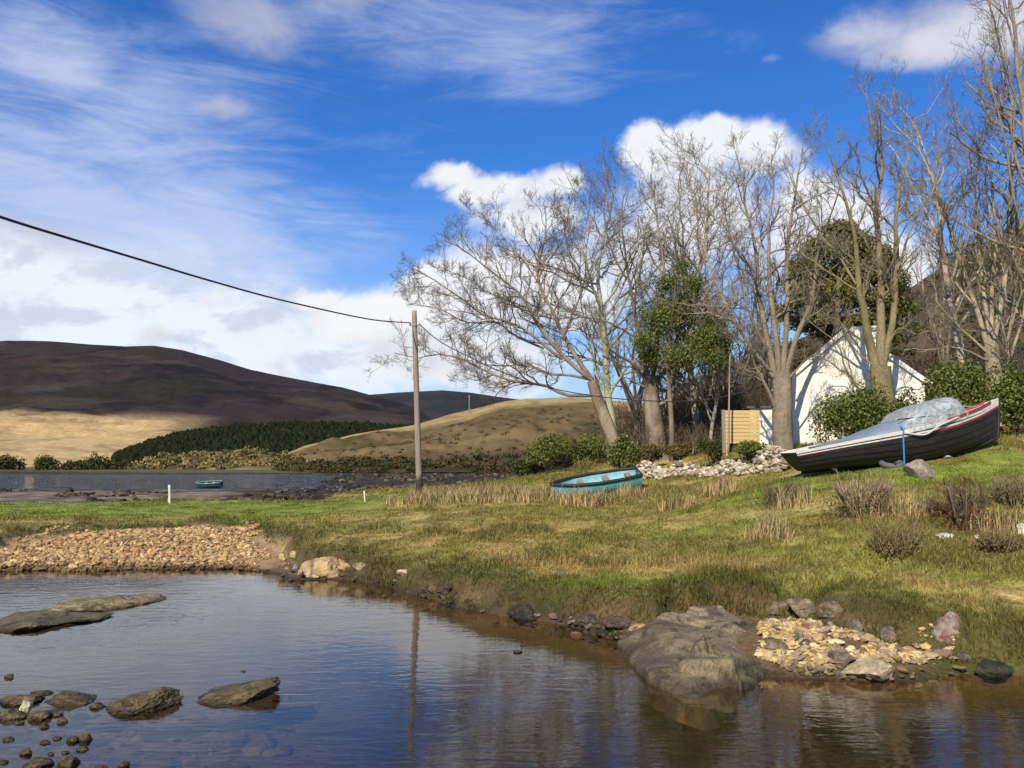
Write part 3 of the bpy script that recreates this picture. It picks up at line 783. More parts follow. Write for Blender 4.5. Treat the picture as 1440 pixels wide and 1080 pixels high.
for i, (px, d, h, lb) in enumerate([
        (895, 56, 13, 'grey bare tree filling the gap behind the pale lichen covered tree'),
        (955, 60, 12.5, 'grey bare tree rising behind the gnarled dark trunk'),
        (1030, 54, 13.5, 'upright bare tree behind the timber screen'),
        (1335, 52, 11, 'bare tree on the slope behind the slender leaning tree'),
        (1425, 54, 11, 'bare tree on the slope behind the laurels at far right'),
        (1000, 55, 9.5, 'low reddish bare tree behind the slim pale tree'), (1045, 58, 11, 'low bare tree filling the space left of the pollarded stems'), (1085, 54, 10, 'low bare tree directly behind the annexe of the cottage'),
        (935, 53, 9, 'short bare tree in the shade behind the ivy grown trunk')]):
    wood_tree(px, d, h, lb, i % 2, i * 1.7)

# evergreen tree with thin dark green crown
def leafy_tree(name, label, trunk, blobs_px, d, nleaf, leaf, cols, seed, r0=.12, group=None):
    r = np.random.default_rng(seed)
    blobs = []
    for (px, py, rx, ry, dd) in blobs_px:
        blobs.append((U(px, py, d + dd), np.array([rx, rx * .9, ry]) * d / F))
    P, k = in_blobs(blobs, nleaf, r, .25)
    cc = np.array(cols)[r.integers(0, len(cols), len(P))] * r.uniform(.7, 1.3, (len(P), 1))
    tp = np.array([U(a, b, d) for a, b in trunk])
    root = empty(name, (tp[0][0], tp[0][1], float(Z(tp[0][:1], tp[0][1:2])[0])), label, 'tree', group)
    tp[0][2] = root.location[2] - .3
    items = [tube1(tp, [r0, r0 * .4], 8, False, 14)]
    rs = resample(tp, 14)
    for c, s in blobs:
        j = np.argmin(np.linalg.norm(rs[5:] - c + np.array([0, 0, s[2]]), axis=1)) + 5
        items.append(tube1([rs[j], rs[j] * .45 + c * .55 + np.array([0, 0, .1]), c], [r0 * .35, .02], 5, False, 6))
    V, f, _ = cat(items)
    part('trunk', V, f, root, bark_cols(V, DARK * 1.3, BROWN, seed), [M_bark])
    V, f, C = leaf_cloud(P, np.full(len(P), leaf), cc, r)
    part('crown', V, f, root, C, [M_leaf], False)
    return root
GR = [c3(.115, .145, .026), c3(.16, .19, .042), c3(.075, .10, .02), c3(.22, .235, .065)]
DG = [c3(.060, .082, .020), c3(.08, .10, .025), c3(.045, .060, .016), c3(.10, .115, .03)]
PG = [c3(.19, .17, .05), c3(.25, .21, .065), c3(.13, .125, .04)]
leafy_tree('holly_tree', 'thin crowned evergreen tree growing before the gnarled trunk', [(945, 655), (944, 590), (940, 520), (945, 450), (950, 400)],
           [(925, 450, 38, 34, 0), (960, 435, 40, 34, .8), (1000, 478, 40, 30, .2), (915, 500, 26, 20, .3), (905, 480, 24, 18, -.4), (985, 480, 34, 26, .4), (1010, 505, 26, 22, -.6), (960, 500, 36, 22, -1), (940, 400, 26, 20, .5), (975, 400, 22, 22, -.4), (1000, 450, 26, 24, .8), (960, 375, 16, 14, 0)],
           43.5, 22000, .125, GR, 81, .16)
leafy_tree('pine_tree', 'dark rounded pine tree standing behind the white cottage', [(1180, 600), (1176, 520), (1178, 440), (1180, 370)],
           [(1160, 350, 40, 24, 0), (1205, 345, 34, 26, .6), (1130, 378, 30, 22, -.5), (1180, 322, 30, 16, .4), (1228, 378, 28, 24, .3), (1180, 385, 46, 22, 1.0), (1140, 410, 36, 18, -1), (1200, 418, 40, 18, .5), (1120, 425, 22, 14, 1), (1240, 425, 24, 16, 0), (1150, 445, 26, 14, -.6), (1215, 452, 34, 14, .4), (1255, 400, 30, 30, .4), (1240, 360, 24, 20, -.4), (1170, 415, 60, 34, 1.4), (1215, 375, 50, 34, 1.2), (1268, 435, 24, 20, .2), (1120, 400, 26, 22, .8), (1140, 450, 40, 22, 1.5), (1200, 465, 60, 22, 1.8), (1260, 465, 40, 22, 1.0), (1100, 440, 18, 16, 1.2)],
           46, 60000, .19, PG, 82, .28)

# bushes
def gz(px, d):
    x = KX(px, d); return np.array([x, d, float(Z(np.array([x]), np.array([d]))[0])])
bush('laurel_bush', 'big glossy laurel bush growing against the white gable behind the boat', gz(1205, 33.0) , (2.5, 1.3, 2.6), 9000, .13, GR, 91, nb=26)
bush('laurel_bush', 'laurel bush at the right corner of the cottage', gz(1282, 34.5), (1.2, 1.0, 2.2), 3000, .13, DG, 92, nb=12)
bush('laurel_bush', 'tall laurel bush right of the cottage behind the boat bow', gz(1345, 34.5), (2.0, 1.4, 3.4), 8000, .14, GR, 93, nb=24)
bush('laurel_bush', 'laurel bush at the far right edge above the boat bow', gz(1440, 32.5), (2.0, 1.4, 2.8), 8000, .14, GR, 94, nb=24)
bush('holly_bush', 'round green bush below the leaning tree at the wall end', gz(876, 43.2), (1.15, .9, 1.9), 4500, .13, GR, 95, nb=16)
bush('rhododendron_bush', 'wide dark green rhododendron left of the leaning tree', gz(800, 66) + np.array([0, 0, -.3]), (4.2, 2.0, 3.2), 9000, .20, GR, 96, nb=24)
bush('rhododendron_bush', 'low green rhododendron at the left end of the wide one', gz(740, 68) + np.array([0, 0, -.3]), (2.2, 1.6, 1.9), 4000, .20, DG, 97, nb=14)
bush('heather_bush', 'brownish round bush in front of the rhododendrons', gz(788, 58), (1.3, 1.0, 1.1), 3000, .13, [c3(.07, .05, .025), c3(.09, .07, .03), c3(.05, .055, .02)], 98, nb=10)
for i, (px, d, sx, sz, lb, cl) in enumerate([(950, 40.4, 1.1, .8, 'yellowish bush on the wall left of the bramble', [c3(.17, .13, .04), c3(.11, .11, .03), c3(.2, .13, .05)]),
                                 (1005, 38.6, 1.3, 1.0, 'dark bramble bush draped over the middle of the stone wall', DG),
                                 (1050, 36.6, 1.0, .8, 'green bush on the wall below the timber screen', GR),
                                 (915, 42.2, .7, .9, 'orange tinged bush at the left end of the wall', [c3(.20, .12, .045), c3(.15, .12, .04), c3(.09, .09, .03)])]):
    bush('bramble_bush', lb, gz(px, d) + np.array([0, -.15, .35]), (sx * 1.15, .7, sz * 1.1), 2600, .10, cl, 110 + i, nb=10)

# ------------------------------------------------------------------ distant wood and scrub
def conifers(at, n, pxr, vr, h, seed, cols):
    r = np.random.default_rng(seed)
    P = at(r.uniform(*pxr, n), r.uniform(*vr, n))
    hh = h * r.uniform(.5, 1.25, n); rad = hh * r.uniform(.32, .5, n)
    S = 6; a = np.arange(S) / S * 2 * math.pi
    lv = np.array([.05, .12, .35, .55, .75, .9, 1.0]); rr = np.array([.5, 1, 1.05, .9, .68, .38, .05])
    Vs = P[:, None, None, :] + np.stack([np.cos(a)[None, None] * rad[:, None, None] * rr[None, :, None] * r.uniform(.7, 1.2, (n, 7, S)), np.sin(a)[None, None] * rad[:, None, None] * rr[None, :, None] * np.ones((n, 7, S)), (lv[None, :, None] * hh[:, None, None]) * np.ones((n, 7, S))], -1)
    idx = np.arange(n * 7 * S).reshape(n, 7, S)
    q = np.stack([idx[:, :-1], np.roll(idx[:, :-1], -1, 2), np.roll(idx[:, 1:], -1, 2), idx[:, 1:]], -1).reshape(-1, 4)
    c = np.array(cols)[r.integers(0, len(cols), n)] * r.uniform(.7, 1.3, (n, 1))
    return Vs.reshape(-1, 3), [q], np.repeat(c, 7 * S, 0)
V, f, C = conifers(at_forest, 9000, (160, 730), (.02, .84), 4.6, 121, [c3(.013, .016, .008), c3(.015, .019, .008), c3(.019, .020, .009)])
tag(link('conifer_wood', make_mesh('conifer_wood', V, f, C, [M_far], True)), 'dark conifer plantation on the hill beyond the lough', 'wood', kind='stuff')

def scrub(at, n, pxr, vr, size, leaf, per, seed, cols, P=None):
    r = np.random.default_rng(seed)
    if P is None: P = at(r.uniform(*pxr, n), r.uniform(*vr, n))
    n = len(P)
    s = size * r.uniform(.5, 1.3, n)
    k = np.repeat(np.arange(n), per)
    d = norm(r.normal(size=(n * per, 3))); d[:, 2] = np.abs(d[:, 2])
    Q = P[k] + d * (r.uniform(.4, 1, n * per) * s[k])[:, None] * np.array([1.2, 1.2, .9])
    c = (np.array(cols)[r.integers(0, len(cols), n)])[k] * r.uniform(.7, 1.35, (n * per, 1))
    return leaf_cloud(Q, np.full(len(Q), leaf), c, r, .8)
V, f, C = scrub(at_head, 150, (178, 465), (0.02, .95), 2.2, .9, 70, 122, [c3(.21, .15, .06), c3(.16, .13, .045), c3(.09, .09, .03), c3(.27, .20, .08)])
tag(link('headland_scrub', make_mesh('headland_scrub', V, f, C, [M_far], False)), 'gold and brown scrub covering the low headland', 'scrub', kind='stuff')
V, f, C = scrub(at_heath, 240, (390, 800), (0.0, .16), 2.0, .7, 55, 123, [c3(.06, .055, .022), c3(.045, .045, .018), c3(.09, .065, .03)])
V2, f2, C2 = scrub(at_heath, 300, (420, 900), (.12, .7), 1.3, .45, 34, 124, [c3(.085, .068, .028), c3(.07, .052, .024)])
V, f, C = cat([(V, f, C), (V2, f2, C2)])
tag(link('heath_scrub', make_mesh('heath_scrub', V, f, C, [M_far], False)), 'dark scrub along the foot of the heath hill', 'scrub', kind='stuff')
V, f, C = scrub(at_wood, 700, (880, 1700), (.05, 1.02), 1.9, .42, 75, 125, [c3(.085, .062, .035), c3(.065, .055, .028), c3(.045, .050, .018), c3(.11, .075, .05)])
tag(link('hillside_scrub', make_mesh('hillside_scrub', V, f, C, [M_far], False)), 'brown and olive scrub wood covering the hillside', 'scrub', kind='stuff')
# leafless undergrowth behind the tree line
def thicket(n, pxr, dr, h, seed, col):
    r = np.random.default_rng(seed)
    px = r.uniform(*pxr, n); d = r.uniform(*dr, n); x = KX(px, d); z = Z(x, d)
    P0 = np.stack([x, d, z - .1], -1); tip = P0 + np.stack([r.normal(size=n) * .5, r.normal(size=n) * .5, h * r.uniform(.5, 1.2, n)], -1)
    P = np.stack([P0, P0 * .5 + tip * .5 + r.normal(size=(n, 3)) * .15, tip], 1)
    P = np.stack([P[:, 0], P[:, 0] * .5 + P[:, 1] * .5, P[:, 1], P[:, 1] * .5 + P[:, 2] * .5, P[:, 2]], 1)
    R = np.linspace(.03, .012, 5)[None] * r.uniform(.6, 1.4, (n, 1))
    A = spawn(P, R, 9, .4, (25, 70), r, 4, .15, .3, .3, 1.6, .2, .7, .008)
    B = spawn(A[0], A[1], 5, .5, (25, 70), r, 3, .2, .2, .2, .8, .2, .7, .007)
    V, f, _ = cat([tubes(P, R, 4), tubes(A[0], A[1], 3), tubes(B[0], B[1], 3)])
    return V, f, np.tile(col, (len(V), 1))
V, f, C = cat([thicket(420, (885, 1120), (47, 60), 3.2, 131, c3(.11, .08, .055)), thicket(260, (1250, 1480), (39, 52), 3.0, 132, c3(.12, .085, .06)), thicket(60, (880, 1010), (44.5, 47), 1.6, 133, c3(.13, .10, .06))])
tag(link('undergrowth', make_mesh('undergrowth', V, f, C, [M_twig])), 'leafless brown undergrowth beneath the trees', 'undergrowth', kind='stuff')

# far shore bushes, each its own
for i, (px, d, sx, sz, lb) in enumerate([(14, 300, 5.5, 6.5, 'dark green bush on the far shore at the left edge'), (66, 305, 5.5, 6.2, 'green bush on the far shore, second from the left edge'),
                                  (104, 310, 4.0, 4.2, 'low olive bush on the far shore below the golden slope'), (136, 300, 6.0, 6.8, 'brown green bush on the far shore left of the headland'),
                                  (172, 315, 4.5, 5.0, 'small dark bush where the far shore meets the headland'), (-30, 300, 6, 6, 'bush on the far shore cut by the left edge')]):
    bush('shore_bush', lb, np.array([KX(px, d), d, .7]), (sx * 1.5, 4, sz * 1.35), 2200, .8, [c3(.06, .065, .022), c3(.085, .075, .03), c3(.045, .05, .018)] if i % 2 == 0 else [c3(.05, .065, .02), c3(.07, .08, .025)], 140 + i, nb=18, low=.02, mat=M_far, group='bushes along the far shore')

# ------------------------------------------------------------------ stones
def ground_at(px, py, water=True, dmax=120):
    d = np.concatenate([np.arange(5, 45, .02), np.arange(45, dmax, .1)])
    P = np.stack([U(px, py, k) for k in d[::10]]); d = d[::10]
    zz = Z(P[:, 0], P[:, 1])
    if water: zz = np.maximum(zz, 0)
    i = np.argmax(P[:, 2] <= zz)
    if i == 0: return P[-1]
    a, b = P[i - 1], P[i]; fa, fb = a[2] - zz[i - 1], b[2] - zz[i]
    return a + (b - a) * fa / (fa - fb)

def stone(name, label, px, py, w, h, cols, seed, mat=M_rock, group=None, depth=.8, sink=.35, sub=4, cuts=12, rough=.12, rz=0, tilt=0, cutd=(.55, .9), category='stone'):
    """stone whose foot shows at (px,py); w,h = size in photo pixels"""
    p = ground_at(px, py); k = p[1] / F
    sz = np.array([w * k / 2, w * k / 2 * depth, h * k / (2 - 2 * sink)])
    V, f = rock(sz, seed, sub, cuts, cutd, rough, rz, tilt)
    n = fbm(V / sz.max() * 2.5, 4, seed + 3)
    c = np.tile(np.asarray(cols[0]), (len(V), 1)); c = mixc(c, cols[1], sst(-.15, .25, n))
    if len(cols) > 2: c = mixc(c, cols[2], sst(.1, .4, fbm(V / sz.max() * 4 + 9, 3, seed + 5)) * .8)
    zc = sz[2] * (1 - 2 * sink)
    if mat is M_wet or p[2] < .05: c = c * lerp(.35, 1.0, sst(.0, .07, V[:, 2] + zc + p[2] + .02 * n))[:, None]
    o = link(name, make_mesh(name, V, f, c, [mat], True))
    o.location = (p[0], p[1] + sz[1] * .6, p[2] + zc)
    tag(o, label, category, group)
    return o
BRN = [c3(.085, .062, .024), c3(.135, .10, .042), c3(.04, .029, .013)]
TAN = [c3(.26, .20, .10), c3(.17, .13, .06), c3(.09, .07, .035)]
GRY = [c3(.16, .12, .075), c3(.10, .08, .05), c3(.23, .175, .11)]
YEL = [c3(.42, .29, .12), c3(.30, .22, .12), c3(.50, .38, .20)]
g1 = 'low rocks of the bar at the left edge'
for i, (px, py, w, h, lb, kw) in enumerate([
        (112, 858, 118, 24, 'largest tan hump of the rock bar, at its middle', dict(rz=.2)), (180, 850, 80, 17, 'right end rock of the tan rock bar', dict(rz=.1)),
        (62, 866, 66, 17, 'small hump left of the largest tan hump', dict(rz=-.2)), (20, 884, 120, 26, 'dark wet rock ending the bar at the left edge of the photo', dict(rz=.3)),
        (95, 874, 90, 14, 'low dark wet shelf below the largest tan hump', dict(rz=.25))]):
    stone('rock', lb, px, py, w * 1.0, h * .48, TAN if i in (0, 1, 2) else BRN, 200 + i, M_wet if i > 2 else M_rock, g1, 1.1, .5, 5, rough=.16, **kw)
g2 = 'rocks standing out of the near water'
for i, (px, py, w, h, lb, kw) in enumerate([
        (92, 990, 70, 30, 'square topped brown rock standing in the near water', dict(cutd=(.5, .75), rz=.1)), (192, 999, 104, 44, 'tall lumpy brown rock in the middle of the near three', dict(rz=.35, tilt=-.15)),
        (317, 986, 132, 34, 'long low brown rock alone at the right of the near three', dict(rz=.3, tilt=-.12)), (134, 996, 26, 15, 'small brown stone between the square rock and the tall rock', {}),
        (22, 990, 62, 22, 'dark rock joining the square rock to the left edge', dict(rz=.1)), (8, 1012, 48, 26, 'mossy rock at the left edge under the dark one', {}), (50, 1012, 34, 22, 'amber wet stone under the pale topped pebble', {}),
        (52, 978, 34, 8, 'thin dark rock behind the left edge rock', {}), (62, 1008, 44, 10, 'flat grey stone awash before the square rock', {})]):
    stone('rock', lb, px, py, w * 1.0, h * .42, BRN, 230 + i, M_wet, g2, .75, .42, 5 if w > 60 else 4, rough=.2, **kw)
stone('stone', 'pale cream stone sitting on the amber stone near the left edge', 33, 1004, 17, 17, [c3(.55, .5, .3), c3(.45, .40, .25)], 245, M_rock, None, .9, .1)
g3 = 'small brown stones awash in the shallows'
for i, (px, py, w, h) in enumerate([(86, 1016, 19, 10), (12, 953, 14, 8), (60, 1024, 15, 8), (100, 1044, 17, 11), (116, 1042, 22, 15), (114, 1056, 20, 9), (10, 1042, 17, 7), (34, 1062, 20, 12), (78, 1040, 14, 5), (62, 1046, 16, 5), (92, 1077, 30, 15), (50, 1079, 40, 14), (172, 1078, 18, 9), (70, 1062, 12, 5), (2, 1074, 16, 6), (90, 1060, 12, 5), (342, 945, 7, 3), (728, 918, 14, 5), (736, 908, 12, 3), (25, 1018, 14, 6), (140, 1082, 18, 7)]):
    stone('stone', 'small brown stone barely breaking the shallow water', px, py, w * .95, h * .6, BRN, 250 + i, M_wet, g3, .8, .5, 3, 9, .2)

# the big outcrop: a bedded slab sloping into the creek
M_outcrop = mat_col('outcrop_rock', .85, .5, 3.2, 34, .8, 16, spec=.15, bdist=.03)
def outcrop():
    nu, nv = 300, 260
    foot = np.array([(868, 905), (885, 935), (915, 962), (945, 976), (985, 988), (1040, 975), (1085, 950), (1110, 915)], float)
    fx = np.array([[*ground_at(px, py)[:2]] for px, py in foot]); fx[:, 1] -= .12
    a, b = -.25, 1.0
    X = np.linspace(fx[:, 0].min() - .1, fx[:, 0].max() + .35, nu); Y = np.linspace(fx[:, 1].min() - .3, 16.6, nv)
    x, y = np.meshgrid(X, Y)
    fo = np.interp(x, fx[:, 0], fx[:, 1])
    wob = n2(x, y, .5, 4, 301) * .22
    e = y - fo + wob                               # distance in from the water's edge
    # plates of rock, each tilted its own way, dropping in steps to the creek
    r = np.random.default_rng(77); cx = r.uniform(X.min(), X.max(), 46); cy = r.uniform(Y.min(), Y.max(), 46)
    wx = x + .05 * n2(x, y, .4, 3, 321); wy = y + .05 * n2(x, y, .5, 3, 322)
    u_ = (wx[..., None] - cx) * .9 + (wy[..., None] - cy) * .45; v_ = (wy[..., None] - cy) * .75 - (wx[..., None] - cx) * .35
    dd = np.sqrt(u_ ** 2 + (v_ * 1.7) ** 2); o2 = np.sort(dd, -1); ci = dd.argmin(-1); gap = o2[..., 1] - o2[..., 0]
    xl_ = X.min()
    base = np.minimum.reduce([.03 + .15 * e, .03 + .32 * (x - xl_) + .02 * e, (.37 + .02 * (y - 15)), .48 - .36 * np.maximum(x - KX(1068, 13.6) + .25 * (y - 13.6), -9)])
    pl = base + np.round(r.normal(0, .05, 46) / .04)[ci] * .032 + r.normal(0, .11, 46)[ci] * (x - cx[ci]) + r.normal(-.02, .11, 46)[ci] * (y - cy[ci])
    crack = gap
    pl = pl - .06 * (1 - sst(0, .022, gap)) * sst(-.3, .1, n2(x, y, .6, 3, 317)) + .014 * n2(x, y, .30, 5, 305) + .006 * n2(x, y, .06, 3, 306) + .05 * (n2(x, y, .45, 4, 313) > .08) * sst(KX(1000, 13), KX(920, 13), -x * 1.0) * 0
    c2 = np.abs(n2(x + .4 * y, y - x, .75, 2, 311)); pl = pl - .04 * (1 - sst(.0, .03, c2))
    for _ in range(5):
        pl[1:-1] = (pl[:-2] + 2 * pl[1:-1] + pl[2:]) / 4; pl[:, 1:-1] = (pl[:, :-2] + 2 * pl[:, 1:-1] + pl[:, 2:]) / 4
    pl = pl + .012 * n2(x, y, .13, 4, 318) + .004 * n2(x, y, .04, 2, 319)
    z = lerp(-.55, pl, sst(-.22, .26, e))
    yb = np.interp(x, [KX(868, 14.3), KX(960, 15), KX(1085, 15.6)], [15.0, 15.7, 16.3]) + .25 * n2(x, y, .5, 3, 309)
    z = lerp(z, .0 * z - .1, 1 - sst(0, .35, yb - y)) ; z = lerp(-.3, z, sst(0, .12, X.max() - x))
    idx = np.arange(nu * nv).reshape(nv, nu)
    q = np.stack([idx[:-1, :-1], idx[:-1, 1:], idx[1:, 1:], idx[1:, :-1]], -1).reshape(-1, 4)
    V = np.stack([x, y, z], -1).reshape(-1, 3)
    c = np.tile(c3(.165, .130, .075), (len(V), 1)); xr, yr = x.ravel(), y.ravel()
    c = mixc(c, c3(.25, .20, .12), sst(-.1, .3, n2(xr, yr, .8, 4, 310)) * .8)
    c = mixc(c, c3(.33, .265, .185), sst(.28, .6, z.ravel()) * .6)
    c = mixc(c, c3(.035, .030, .022), (1 - sst(.02, .16, z.ravel() + .06 * n2(xr, yr, .4, 3, 312))) * .9)
    c = mixc(c, c3(.045, .035, .025), (1 - sst(.0, .035, np.minimum(crack, c2 * 1.5).ravel())) * .75)
    lf_ = 1 - sst(-.1, .9, xr - KX(915, 12.8) + .5 * n2(xr, yr, .5, 3, 314))
    c = mixc(c, c3(.085, .064, .042), lf_ * .8)
    c = mixc(c, c3(.03, .024, .016), sst(.1, .3, n2(xr, yr, .22, 4, 315)) * .55)
    c = mixc(c, c3(.20, .17, .08), sst(.2, .4, n2(xr, yr, .4, 4, 316)) * .4)
    tag(link('rock_outcrop', make_mesh('rock_outcrop', V, [q], c, [M_outcrop], True)), 'big grey bedded rock outcrop sloping into the creek', 'rock')
outcrop()
for px, py, w, h, cl, lb, kw in [
        (1096, 921, 52, 26, GRY, 'flat brown slab leaning on the outcrop edge', dict(tilt=.35, cutd=(.4, .7))),
        (1226, 957, 88, 40, [c3(.36, .28, .16), c3(.27, .21, .13), c3(.44, .35, .2)], 'large pale yellow block at the water edge of the cobbles', dict(cutd=(.4, .65), cuts=9, rz=-.3, tilt=.12)),
        (1184, 938, 40, 28, GRY, 'grey block behind the large pale yellow block', dict(cutd=(.45, .7))),
        (1334, 897, 46, 52, [c3(.22, .17, .13), c3(.26, .20, .17), c3(.16, .07, .045)], 'tall reddish boulder set in the right hand bank', dict(cutd=(.6, .88), cuts=22, sink=.34, tilt=.2)),
        (1253, 903, 32, 28, GRY, 'grey stone at the back of the cobbles', {}), (1206, 890, 24, 26, GRY, 'upright grey stone at the top of the cobbles', {}),
        (1135, 864, 66, 30, GRY, 'broad grey rock in the bank behind the outcrop', dict(cutd=(.5, .75))), (1172, 866, 50, 28, GRY, 'right hand grey rock in the bank behind the outcrop', dict(cutd=(.5, .75))),
        (1098, 862, 46, 22, GRY, 'left hand grey rock in the bank behind the outcrop', {}), (1300, 673, 44, 27, [c3(.27, .23, .17), c3(.21, .18, .13), c3(.33, .29, .22)], 'rounded grey boulder on the grass below the boat', dict(sink=.25, rough=.08)),
        (1404, 950, 70, 26, [c3(.05, .045, .03), c3(.03, .028, .02)], 'dark wet rock at the foot of the bank, right edge', {}), (1360, 930, 40, 16, [c3(.12, .09, .05), c3(.07, .055, .035)], 'dark stone at the right end of the cobbles', {}),
        (448, 808, 84, 24, [c3(.42, .29, .13), c3(.35, .23, .11), c3(.25, .17, .09)], 'long golden rock slab lying at the far water edge', dict(sink=.35, rough=.2, cutd=(.5, .7))),
        (442, 813, 15, 6, [c3(.45, .36, .24), c3(.35, .28, .2)], 'pale flat stone below the golden slab', {}), (568, 808, 22, 7, [c3(.50, .40, .26), c3(.40, .32, .2)], 'pale flat stone on the red mud right of the golden slab', {}),
        (506, 800, 24, 9, TAN, 'brown stone right behind the golden slab', {}), (398, 786, 16, 8, YEL, 'yellow stone at the right tip of the gravel bar', {}), (414, 783, 14, 8, YEL, 'yellow stone under the bank left of the golden slab', {}),
        (102, 800, 14, 7, YEL, 'pale stone at the water edge of the gravel bar', {}),
        (738, 870, 50, 22, [c3(.030, .024, .014), c3(.05, .037, .02)], 'dark weedy rock at the middle of the far water edge', dict(rough=.3)),
        (632, 834, 40, 14, [c3(.07, .045, .03), c3(.045, .03, .02)], 'brown clod fallen from the bank', dict(rough=.25)), (830, 878, 36, 12, [c3(.05, .035, .022), c3(.08, .055, .04)], 'weedy rock on the sand left of the outcrop', dict(rough=.25)),
        (878, 882, 66, 13, [c3(.09, .055, .04), c3(.05, .035, .025)], 'reddish weedy rock joining the sand to the outcrop', dict(rough=.3)), (905, 888, 40, 10, [c3(.30, .22, .11), c3(.16, .10, .06)], 'ochre topped stone beside the outcrop', {}),
        (1333, 757, 24, 7, [c3(.62, .58, .5), c3(.5, .46, .4)], 'white flat stone in the grass under the bare shrub', {}), (1376, 757, 9, 5, [c3(.62, .58, .5), c3(.5, .46, .4)], 'small white stone right of the white flat stone', {}),
        (1438, 752, 16, 16, [c3(.66, .63, .58), c3(.5, .46, .42)], 'white stone at the right edge in the grass', {}), (1335, 645, 13, 5, [c3(.38, .36, .33), c3(.28, .27, .25)], 'grey chock stone under the boat bow', dict(sink=.1))]:
    q_ = .8 if (px > 1080 and 850 < py < 960) else 1.0
    stone('rock' if w > 30 else 'stone', lb, px, py, w * q_, h * (q_ if q_ == 1 else .7), cl, int(px * 7 + py), M_rock, None, **{'sub': 4, **kw})

def pebbles(n, pick, size, cols, seed, name, label, zlift=.25, sub=1):
    r = np.random.default_rng(seed)
    V0, F0 = ico(sub)
    x, y = pick(n, r); n = len(x)
    z = Z(x, y)
    s = size * np.clip(np.exp(r.normal(0, .55, n)), .4, 3.2)
    # angular chips: each its own jittered hull
    V = np.repeat(V0[None], n, 0)
    for _ in range(7):
        nn = norm(r.normal(size=(n, 3))); dd = r.uniform(.35, .8, n)
        kk = np.maximum(np.einsum('nvk,nk->nv', V, nn) - dd[:, None], 0); V = V - kk[..., None] * nn[:, None, :]
    sc = s[:, None] * r.uniform(.75, 1.5, (n, 3)) * np.array([1, 1, .62])
    V = V * sc[:, None, :] * .5
    a = r.uniform(0, 6.28, n); ti = r.normal(0, .35, n)
    ca, sa = np.cos(a)[:, None], np.sin(a)[:, None]; ct, st_ = np.cos(ti)[:, None], np.sin(ti)[:, None]
    X, Y, Zc = V[..., 0], V[..., 1], V[..., 2]
    X, Zc = X * ct - Zc * st_, X * st_ + Zc * ct
    X, Y = X * ca - Y * sa, X * sa + Y * ca
    V = np.stack([X + x[:, None], Y + y[:, None], Zc + (z + s * zlift)[:, None]], -1)
    f = (F0[None] + (np.arange(n) * len(V0))[:, None, None]).reshape(-1, 3)
    c = np.array(cols)[r.integers(0, len(cols), n)] * r.uniform(.65, 1.3, (n, 1))
    dk = 1 - .62 * (1 - sst(.03, .13, z))                    # wet at the waterline
    tag(link(name, make_mesh(name, V.reshape(-1, 3), [f], np.repeat(c * dk[:, None], len(V0), 0), [M_pebble], False)), label, 'gravel', kind='stuff')
def pick_bar(n, r):
    px = r.uniform(-420, 460, n * 4); d = r.uniform(22.5, 34, n * 4); x = KX(px, d)
    s, b, l = zones(x, d)
    edge = r.normal(0, .10, n * 4) + .45 * n2(x, d, 1.6, 4, 407)
    ok = (s > -.15 + edge) & (b < .05 + edge) & ((px < 372 + 45 * n2(x, d, 1.2, 3, 405)) | (r.random(n * 4) < .03))
    return x[ok][:n], d[ok][:n]
GC = [c3(.45, .285, .125), c3(.36, .22, .095), c3(.52, .36, .18), c3(.40, .24, .115), c3(.26, .15, .075), c3(.48, .31, .12)]
pebbles(21000, pick_bar, .064, GC, 401, 'gravel_bar', 'broad bar of golden gravel along the far water edge')
def pick_cob(n, r):
    px = r.uniform(1060, 1380, n * 8); py = r.uniform(864, 950, n * 8)
    top = np.interp(px, [1060, 1075, 1120, 1200, 1260, 1300, 1360, 1380], [868, 864, 868, 884, 900, 906, 908, 922]); bot = np.interp(px, [1060, 1090, 1140, 1230, 1280, 1360, 1380], [925, 946, 944, 938, 940, 936, 930])
    ok = (py > top + r.normal(0, 3, len(px))) & (py < bot + r.normal(0, 2, len(px)))
    px, py = px[ok][:n], py[ok][:n]
    z = np.full(len(px), .15)
    for _ in range(4):
        d = (CZ - z) * F / (py - HZ); x = KX(px, d); z = Z(x, d)
    s_, b_, l_ = zones(x, d); ok = ((b_ < .18) | ((px > 1215) & (b_ < .75))) & (z < .55) & (s_ > -.08)
    return x[ok], d[ok]
CC = [c3(.50, .36, .16), c3(.42, .29, .13), c3(.56, .44, .24), c3(.30, .19, .12), c3(.24, .19, .13), c3(.52, .36, .13), c3(.36, .24, .10)]
pebbles(4200, pick_cob, .056, CC, 402, 'cobbles', 'spill of yellow cobbles between outcrop and bank', .3, 1)
def pick_shore(n, r):
    px = r.uniform(400, 960, n * 6); x = KX(px, np.interp(px, [400, 600, 850, 960], [23, 19.6, 15.2, 13.5])); d = np.interp(px, [400, 600, 850, 960], [23, 19.6, 15.2, 13.5]) + r.normal(0, .5, n * 6)
    s, b, l = zones(x, d); ok = (s > -.35) & (b < .1)
    return x[ok][:n], d[ok][:n]
pebbles(420, pick_shore, .075, [c3(.16, .11, .07), c3(.24, .17, .10), c3(.09, .065, .045), c3(.33, .25, .16)], 403, 'shore_pebbles', 'scattered pebbles on the reddish mud below the turf')
def pick_bed(n, r):
    px = r.uniform(-60, 420, n); py = r.uniform(940, 1110, n); d = 3 * F / (py - HZ) * 1.05; return KX(px, d), d
pebbles(500, pick_bed, .11, [c3(.11, .075, .035), c3(.15, .11, .05), c3(.07, .05, .025)], 404, 'bed_stones', 'brown stones lying on the shallow stream bed', .1, 2)

